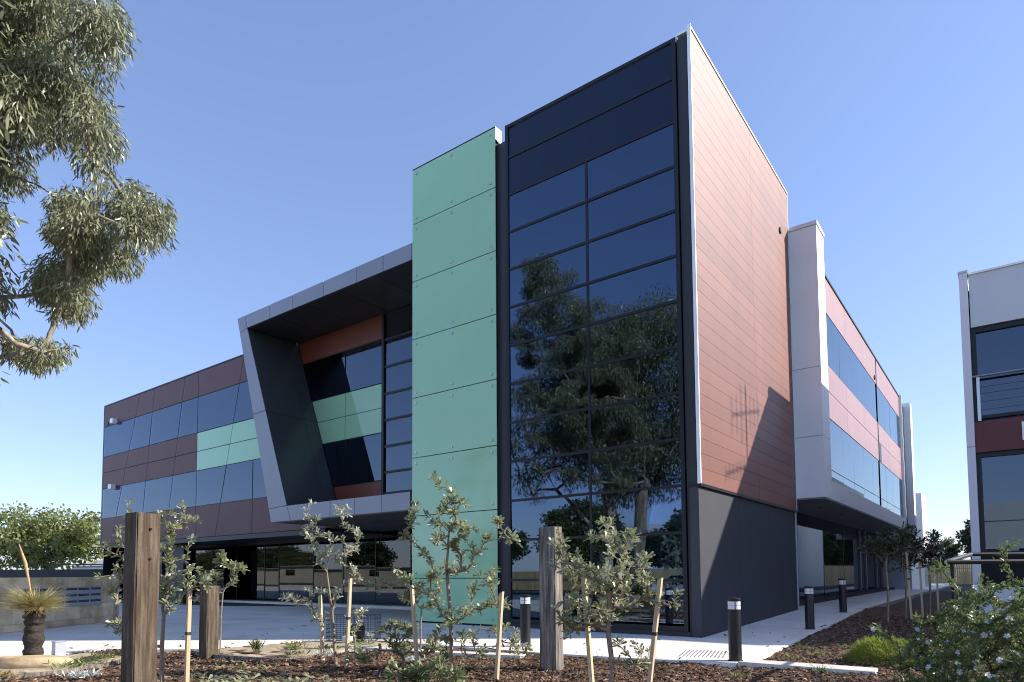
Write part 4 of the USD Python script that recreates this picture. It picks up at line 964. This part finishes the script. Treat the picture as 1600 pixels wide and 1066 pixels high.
# -- old sleepers standing on end
def post(label, loc, wx, wy, h, rz, material, seed, red=False):
    nx, nz = 9, 46
    v, f = trimesh.creation.box((1, 1, 1)).subdivide().subdivide().subdivide().vertices, None
    bm = trimesh.creation.box((1, 1, 1))
    for _ in range(4): bm = bm.subdivide()
    v = np.asarray(bm.vertices).copy(); v[:, 2] += .5
    rx = np.abs(v[:, :2]).max(1)
    p = v * np.array([wx, wy, h]); nrm = np.where(np.abs(v[:, :2]) > .499, np.sign(v[:, :2]), 0)
    nl = np.linalg.norm(nrm, axis=1); corner = nl > 1.1
    g = meshkit.fbm(np.column_stack([p[:, 0] * 28, p[:, 1] * 28, p[:, 2] * 1.1]), 4, seed) - .5
    g2 = np.maximum(0, meshkit.noise(np.column_stack([p[:, 0] * 40, p[:, 1] * 40, p[:, 2] * .5 + 7]), seed + 3) - .72)
    big = meshkit.fbm(np.column_stack([p[:, 0] * 2, p[:, 1] * 2, p[:, 2] * 1.4]), 3, seed + 9) - .5
    off = g * .020 - g2 * .05 + big * .022 - corner * (.010 + .02 * meshkit.noise(np.column_stack([p[:, 2] * 9, p[:, 0] * 0, p[:, 1] * 0]), seed + 5))
    p[:, :2] += unit(nrm) * off[:, None]; p[:, 2] += np.where(v[:, 2] > .99, .02 * g, 0)
    c, s = math.cos(math.radians(rz)), math.sin(math.radians(rz)); q = p.copy(); q[:, 0], q[:, 1] = c * p[:, 0] - s * p[:, 1], s * p[:, 0] + c * p[:, 1]
    t = thing('timber_post', label, 'timber post', loc)
    obj('sleeper', (q + np.asarray(loc), bm.faces), material, t, smooth=40)
    if material == 'timber' and h > 2:
        for zz in (h - .18, h - .52):
            a = np.array([wx * .5 - .006, .02, zz]); a = np.array([c * a[0] - s * a[1], s * a[0] + c * a[1], a[2]]) + np.asarray(loc)
            vv, ff = lathe([(.001, .014), (.014, .014), (.016, 0)], 8); obj('spike_hole', (np.stack([a[0] + vv[:, 2] * c, a[1] + vv[:, 0] + vv[:, 2] * s, a[2] + vv[:, 1]], 1), ff), 'dark', t)
    return t


post('tallest old brown timber post, nearest and cut by the bottom edge', (-2.30, -11.12, -.12), .22, .30, 2.33, 12, 'timber', 3)
post('short old brown timber post on the mulch near the left courtyard', (-6.50, -8.05, -.12), .20, .30, 1.42, 18, 'timber', 4)
post('weathered grey timber post with flaking paint before the glass tower', (-.30, -5.72, -.12), .31, .24, 2.36, 0, 'timbergrey', 5)

# -- bollard lights
b0 = thing('bollard_light', 'nearest black bollard light, standing where the path turns the corner', 'bollard', (1.87, -3.40, 0), 'black bollard lights along the path')
obj('post', lathe([(.001, 0), (.125, 0), (.125, .012), (.108, .014), (.108, .865), (.001, .866)], 28, (1.87, -3.4, 0)), 'black', b0, smooth=35)
obj('lens', lathe([(.075, .866), (.105, .867), (.105, 1.0), (.075, 1.0)], 28, (1.87, -3.4, 0)), 'lens', b0, smooth=35)
for k in range(4):
    a = k * math.pi / 2 + .5; x, y = 1.87 + .105 * math.cos(a), -3.4 + .105 * math.sin(a)
    obj('rib', tube([(x, y, .866), (x, y, 1.0)], .008, 6), 'black', b0)
obj('reflector', lathe([(.10, .93), (.106, .932), (.106, .938), (.10, .94)], 28, (1.87, -3.4, 0)), 'steel', b0)
obj('cap', lathe([(.001, 1.0), (.108, 1.0), (.112, 1.01), (.112, 1.045), (.10, 1.055), (.001, 1.06)], 28, (1.87, -3.4, 0)), 'black', b0, smooth=35)
for lbl, (x, y) in (('second black bollard light along the side path, beside the dark wall', (1.66, 2.85)), ('farthest black bollard light along the side path', (1.45, 8.2)), ('black bollard light in front of the glass tower, half behind the grey post', (-2.38, -3.55))):
    copy_of(b0, 'bollard_light', lbl, 'bollard', (x, y, float(gz(x, y))), group='black bollard lights along the path')

# -- grass tree
gt = np.array([-8.62, -10.2, 0.]); gtr = thing('grass_tree', 'grass tree with blackened trunk and tall flower spike at the left', 'grass tree', gt)
rng = np.random.default_rng(44)
prof = [(.10, -.1)] + [(.150 + .010 * math.sin(z * 41 + 2 * math.sin(z * 9)) + .010 * math.sin(z * 17 + 1), z) for z in np.linspace(0, .88, 44)] + [(.15, .90)]
v, f = lathe(prof, 28, gt); v = v + .022 * (rng.random(v.shape) - .5); obj('trunk', (v, f), 'grasstree', gtr, smooth=True)
obj('trunk_collar', lathe([(.15, .88), (.172, .90), (.165, .95), (.10, .96), (.001, .93)], 28, gt), 'straw', gtr, smooth=True)
n = 900; a = rng.random(n) * 6.283; e = rng.random(n) ** 1.3
dr = np.stack([np.cos(a), np.sin(a), .12 + 1.0 * e], 1); tl = .46 + .18 * rng.random(n)
obj('leaves', leaf_mesh(gt + (0, 0, .94) + .03 * rng.normal(size=(n, 3)), dr, np.array([0, 0, 1.]) + .3 * rng.normal(size=(n, 3)), tl, .007, 'lance', .10), 'strapleaf', gtr, kind='stuff')
n = 500; a = rng.random(n) * 6.283; dr = np.stack([np.cos(a), np.sin(a), -.25 + .75 * rng.random(n)], 1)
obj('dry_leaves', leaf_mesh(gt + (0, 0, .95) + .03 * rng.normal(size=(n, 3)), dr, np.array([0, 0, 1.]) + .3 * rng.normal(size=(n, 3)), .48 + .16 * rng.random(n), .006, 'lance', .04), 'drystrap', gtr, kind='stuff')
obj('flower_spike', tube([gt + (0, 0, .93), gt + (-.08, -.06, 1.3), gt + (-.16, -.12, 1.75), gt + (-.26, -.2, 2.1)], [.012, .014, .03, .008], 8), 'straw', gtr, smooth=True)

# -- ground plants, rock, oddments
rk = trimesh.creation.icosphere(3); vv = np.asarray(rk.vertices) * np.array([.62, .30, .20]); vv[:, 2] = np.clip(vv[:, 2], -.1, .12); vv += rk.vertex_normals * (.12 * (meshkit.fbm(np.asarray(rk.vertices) * 1.7, 4, 8) - .5))[:, None]
cc, ss = math.cos(.75), math.sin(.75); vv = np.column_stack([cc * vv[:, 0] - ss * vv[:, 1], ss * vv[:, 0] + cc * vv[:, 1], vv[:, 2]])
obj('rock', (vv + (-7.75, -10.45, .02), rk.faces), 'rock', smooth=30, label='flat tan rock at the foot of the grass tree', cat='rock')


def tuft(name, label, cat, loc, n, L, Wd, up, leaf, seed, r=.08, kind='lance', group=None, bend=.2):
    rng = np.random.default_rng(seed); a = rng.random(n) * 6.283; loc = np.asarray(loc, float)
    d = np.stack([np.cos(a), np.sin(a), up * (.3 + 1.2 * rng.random(n))], 1); p = loc + np.column_stack([rng.normal(size=(n, 2)) * r, np.zeros(n)])
    t = thing(name, label, cat, loc, group)
    obj('leaves', leaf_mesh(p, d, np.array([0, 0, 1.]) + rng.normal(size=(n, 3)) * .4, L * (.5 + .8 * rng.random(n)), Wd, kind, bend), leaf, t, kind='stuff')
    return t


for k, (x, y, r, n, w) in enumerate(((-7.05, -10.05, .16, 130, 'pigface clump on the sandy patch right of the rock'), (-7.75, -9.35, .16, 130, 'yellow-tipped pigface clump right of the purple flower'), (-6.55, -11.3, .15, 110, 'pigface clump at the lower left corner'), (-7.5, -9.8, .12, 80, 'small pigface clump beside the purple flower'),
                                     (-8.05, -8.95, .14, 90, 'pigface clump at the pavement edge left of the big post'))):
    tuft('pigface_plant', w, 'succulent', (x, y, 0.0), n, .13, .022, 1.0, 'succulent', 80 + k, r)
fl = thing('purple_flower', 'single purple pigface flower on the sandy patch', 'flower', (-7.35, -9.5, .12))
q = np.array([-7.35, -9.5, .12]); obj('stem', tube([q - (0, 0, .14), q], .006, 5), 'strapleaf', fl); aa = np.arange(18) * .349
obj('petals', leaf_mesh(np.tile(q, (18, 1)), np.stack([np.cos(aa), np.sin(aa), .5 + 0 * aa], 1), np.tile([0, 0, 1.], (18, 1)), .045, .014), 'purple', fl)
for k, (x, y, n, w) in enumerate(((-5.7, -10.45, 130, 'silver saltbush left of the big brown post'), (1.25, -7.55, 150, 'silver saltbush at the bottom edge below the bushy sapling'), (-4.75, -6.75, 120, 'silver saltbush beside the left stake of the slender sapling'), (-2.75, -6.35, 130, 'silver saltbush right of the slender sapling'))):
    tuft('saltbush', w, 'saltbush', (x, y, -.03), n, .13, .022, 1.1, 'silverleaf', 90 + k, .09, 'obovate')
for k, (x, y, w) in enumerate(((-6.1, -7.3, 'upright weed on the sandy soil'), (-5.9, -6.6, 'low weed in the middle of the sandy soil'), (-5.3, -6.2, 'reddish weed near the wire cage'), (-6.5, -6.2, 'weed clump at the pavement side of the sandy soil'), (-5.0, -7.2, 'weed clump beside the timber edging'), (-5.6, -5.3, 'small weed at the back of the sandy soil'))):
    tuft('weed', w, 'weed', (x, y, .02), 60, .10 if k else .22, .03, .9 if k else 2.5, 'succulent' if k % 2 else 'weedleaf', 100 + k, .10 if k else .03, 'obovate')
for k, (x, y, w) in enumerate(((2.34, -.76, 'grass tuft nearest the path edge on the right'), (2.84, -1.64, 'grass tuft in the middle of the right bed'), (3.0, -.2, 'grass tuft at the back of the sunlit mulch'), (3.38, -1.93, 'grass tuft behind the end of the concrete strip'), (2.5, -2.3, 'grass tuft just behind the concrete strip'),
                                (3.3, -3.75, 'reedy grass tuft in front of the concrete strip'), (.75, -4.35, 'grass tuft at the pavement edge behind the leaning stake'), (-.1, -4.7, 'grass tuft right of the grey post'), (2.4, -4.9, 'dry grass tuft on the mulch below the nearest bollard'))):
    tuft('grass_tuft', w, 'grass', (x, y, float(gz(x, y)) - .05), 46, .19, .011, 1.2, 'weedleaf', 120 + k, .07)
for k, (x, y, w) in enumerate(((-3.6, -9.4, 'trailing green ground cover beside the upright stake'), (-4.6, -8.75, 'ground cover patch below the short brown post'), (-2.4, -9.0, 'ground cover patch at the bottom edge left of centre'))):
    tuft('ground_cover', w, 'ground cover', (x, y, -.04), 170, .13, .045, .55, 'banksia', 140 + k, .32, 'obovate')
lime = thing('lime_shrub', 'low yellow-green mound plant beside the flowering shrub', 'shrub', (3.9, -1.85, 0))
rng = np.random.default_rng(150); n = 5200
p = unit(rng.normal(size=(n, 3)) * (1, 1, .8)); p[:, 2] = np.abs(p[:, 2]); rad = .75 + .35 * meshkit.noise(p * 2.6, 3)[:, None]
pp_ = np.array([3.95, -1.85, -.05]) + p * rad * np.array([.68, .62, .40]) * (.75 + .25 * rng.random((n, 1)))
obj('foliage', leaf_mesh(pp_, p + rng.normal(size=(n, 3)) * .5 + (0, 0, .3), rng.normal(size=(n, 3)), .10, .010, 'lance'), 'limeleaf', lime, kind='stuff')

# -- flowering shrub, right foreground
fs = thing('flowering_shrub', 'large white-flowered shrub filling the lower right corner', 'shrub', (5.62, -8.15, 0))
rng = np.random.default_rng(160); tips = []
while len(tips) < 1000:
    q = unit(rng.normal(size=3)) * np.array([1.05, 1.05, .90]) * (.62 + .42 * rng.random()) + np.array([5.80, -8.10, .52])
    if q[2] > .05 and (q[0] - EYE[0]) * -CA[2][0] < 99: tips.append(q)
tips += [np.array(q) for q in ((5.05, -7.4, 1.58), (5.0, -7.35, 1.5), (5.15, -7.5, 1.42), (5.55, -7.9, 1.62), (5.62, -8.0, 1.7), (5.4, -7.8, 1.45), (4.72, -8.35, .98), (4.68, -8.45, 1.02), (4.8, -8.3, .9), (4.85, -8.2, .78), (5.8, -8.2, 1.68))]
w, dirs, pos, par, r = grow([[(5.62, -8.15, -.05), (5.62, -8.15, .2)]], tips, rng, .0024, .014, wiggle=.07, expo=.42)
obj('branches', w, 'darkbark', fs, smooth=True)
P, Dd = [], []
for i in range(2, len(pos)):
    a, b = pos[par[i]], pos[i]
    if np.linalg.norm((b - np.array([5.80, -8.10, .52])) / np.array([1.05, 1.05, .90])) < .5: continue
    ax = unit(b - a)
    for k in range(14):
        side = unit(np.cross(ax, rng.normal(size=3))); P.append(a + (b - a) * rng.random()); Dd.append(side * .8 + ax * .6)
for i, q in enumerate(tips):
    ax = dirs[i]
    for k in range(40):
        side = unit(np.cross(ax, rng.normal(size=3))); P.append(q - ax * .16 * rng.random() + rng.normal(size=3) * .02); Dd.append(side * .8 + ax * .8)
P, Dd = np.array(P), np.array(Dd); n = len(P)
obj('foliage', leaf_mesh(P, Dd, rng.normal(size=(n, 3)), .038 * (.7 + .6 * rng.random(n)), .012, 'lance', .1), 'shrubleaf', fs, kind='stuff')
nf = 0
oc = np.array([5.80, -8.10, .52]); face = np.array([unit(np.asarray(q) - oc) @ unit(EYE - oc) + .35 * unit(np.asarray(q) - oc)[2] for q in tips])
for i in np.argsort(-face + .5 * rng.random(len(tips))):
    q = tips[i]
    if nf >= 280: break
    if np.linalg.norm(q - EYE) > 8: continue
    ax = unit(dirs[i] + rng.normal(size=3) * .3 + unit(EYE - q) * .5); u = unit(np.cross(ax, [.3, .2, 1])); w_ = np.cross(ax, u); aa = np.arange(5) * 1.2566 + rng.random()
    dd = np.cos(aa)[:, None] * u + np.sin(aa)[:, None] * w_ + ax * .35
    obj('flower', leaf_mesh(np.tile(q + ax * .01, (5, 1)), dd, np.tile(ax, (5, 1)), .023, .017, 'obovate', .05), 'petal', fs); nf += 1

# -- wire cage with a black pot, little white block
cg = thing('wire_cage', 'low black wire cage on the sandy edge behind the slender sapling', 'cage', (-6.35, -4.75, 0))
wires = []
u2, v2 = np.array([.8, .6, 0]), np.array([-.6, .8, 0]); c0 = np.array([-6.35, -4.72, .02])
for s in np.linspace(-.55, .55, 15):
    for d_ in (-.3, .3): wires.append(tube([c0 + u2 * s + v2 * d_, c0 + u2 * s + v2 * d_ + (0, 0, .55)], .006, 4, False))
for s in np.linspace(-.3, .3, 7):
    for d_ in (-.55, .55): wires.append(tube([c0 + u2 * d_ + v2 * s, c0 + u2 * d_ + v2 * s + (0, 0, .55)], .006, 4, False))
for z in np.linspace(0, .55, 7):
    a, b, c_, d_ = [c0 + u2 * i + v2 * j + (0, 0, z) for i, j in ((-.55, -.3), (.55, -.3), (.55, .3), (-.55, .3))]
    wires += [tube([p0, p1], .006, 4, False) for p0, p1 in ((a, b), (b, c_), (c_, d_), (d_, a))]
obj('wire_mesh', join(*wires), 'plastic', cg)
v, f = lathe([(.001, 0), (.13, 0), (.19, .36), (.20, .37), (.18, .36), (.12, .02), (.001, .02)], 20)
obj('plant_pot', (np.stack([-6.45 + v[:, 2] * .8 - v[:, 0] * .6, -4.85 + v[:, 2] * .6 + v[:, 0] * .8, .2 + v[:, 1]], 1), f), 'plastic', smooth=35, label='black plastic pot lying on its side inside the wire cage', cat='plant pot')
obj('concrete_block', box(-6.1, -5.93, -5.25, -5.1, .0, .15), 'kerb', label='small pale block on the sand in front of the wire cage', cat='block')
sg = thing('metal_box', 'small grey metal box standing on the pavement behind the grass tree', 'box', (-8.75, -9.75, 0))
obj('case', box(-8.84, -8.66, -9.84, -9.66, 0, .27), 'mailbox', sg); obj('lid', box(-8.85, -8.65, -9.85, -9.65, .272, .285), 'mailbox', sg)

# -- bark chips on the mulch (past counting)
rng = np.random.default_rng(200); N_ = 34000
pts = []
pv = [prep(q) for q in (P_front, P_path, sandL.buffer(-.1), sandM.buffer(-.1))]
while len(pts) < N_:
    dep = 7.6 + 12 * rng.random() ** 1.6; u = -100 + 1800 * rng.random()
    q = EYE + (CA[2] + CA[0] * (u - 800) / FPX) * dep; x, y = q[0], q[1]
    if not (-12 < x < 10.5 and -20 < y < 11): continue
    if any(a.contains(Point(x, y)) for a in pv):
        if rng.random() > .009: continue
    pts.append((x, y))
pts = np.array(pts); zz = mulch_z(pts[:, 0], pts[:, 1])
zz = np.array([max(z, .004 + float(gz(*p))) if (pv[0].contains(Point(*p)) or pv[1].contains(Point(*p))) else z for z, p in zip(zz, pts)])
pi = UsdGeom.PointInstancer.Define(stage, '/World/bark_chips'); tag(pi.GetPrim(), 'brown bark chips covering the garden beds', 'bark chips', kind='stuff')
protos = []
for k, mm in enumerate(('chipA', 'chipB', 'chipC')):
    rr = np.random.default_rng(k); v, f = box(-.5, .5, -.5, .5, -.5, .5); v = v * np.array([.058, .024, .008]) * (1 + .35 * (rr.random(v.shape) - .5)); v[:, 2] += .006 * np.sign(v[:, 0]) * np.sign(v[:, 1])
    pth = f'/World/bark_chips/chip_{k + 1:03d}' if k else '/World/bark_chips/chip'
    usdkit.mesh(stage, pth, (v, f), M[mm]); protos.append(Sdf.Path(pth))
pi.CreatePrototypesRel().SetTargets(protos)
pi.CreateProtoIndicesAttr(Vt.IntArray.FromNumpy(rng.choice(3, N_, p=(.42, .32, .26)).astype(np.int32)))
pi.CreatePositionsAttr(Vt.Vec3fArray.FromNumpy(np.column_stack([pts, zz + .006 + .012 * rng.random(N_)]).astype(np.float32)))
qs = []
for a, t1, t2 in zip(rng.random(N_) * 6.283, rng.normal(size=N_) * .28, rng.normal(size=N_) * .28):
    r_ = Gf.Rotation(Gf.Vec3d(0, 0, 1), math.degrees(a)) * Gf.Rotation(Gf.Vec3d(1, 0, 0), math.degrees(t1)) * Gf.Rotation(Gf.Vec3d(0, 1, 0), math.degrees(t2))
    qs.append(Gf.Quath(r_.GetQuat()))
pi.CreateOrientationsAttr(Vt.QuathArray(qs))
s_ = (.5 + .9 * rng.random(N_) ** 1.5); pi.CreateScalesAttr(Vt.Vec3fArray.FromNumpy(np.column_stack([s_, s_ * (.7 + .6 * rng.random(N_)), s_]).astype(np.float32)))
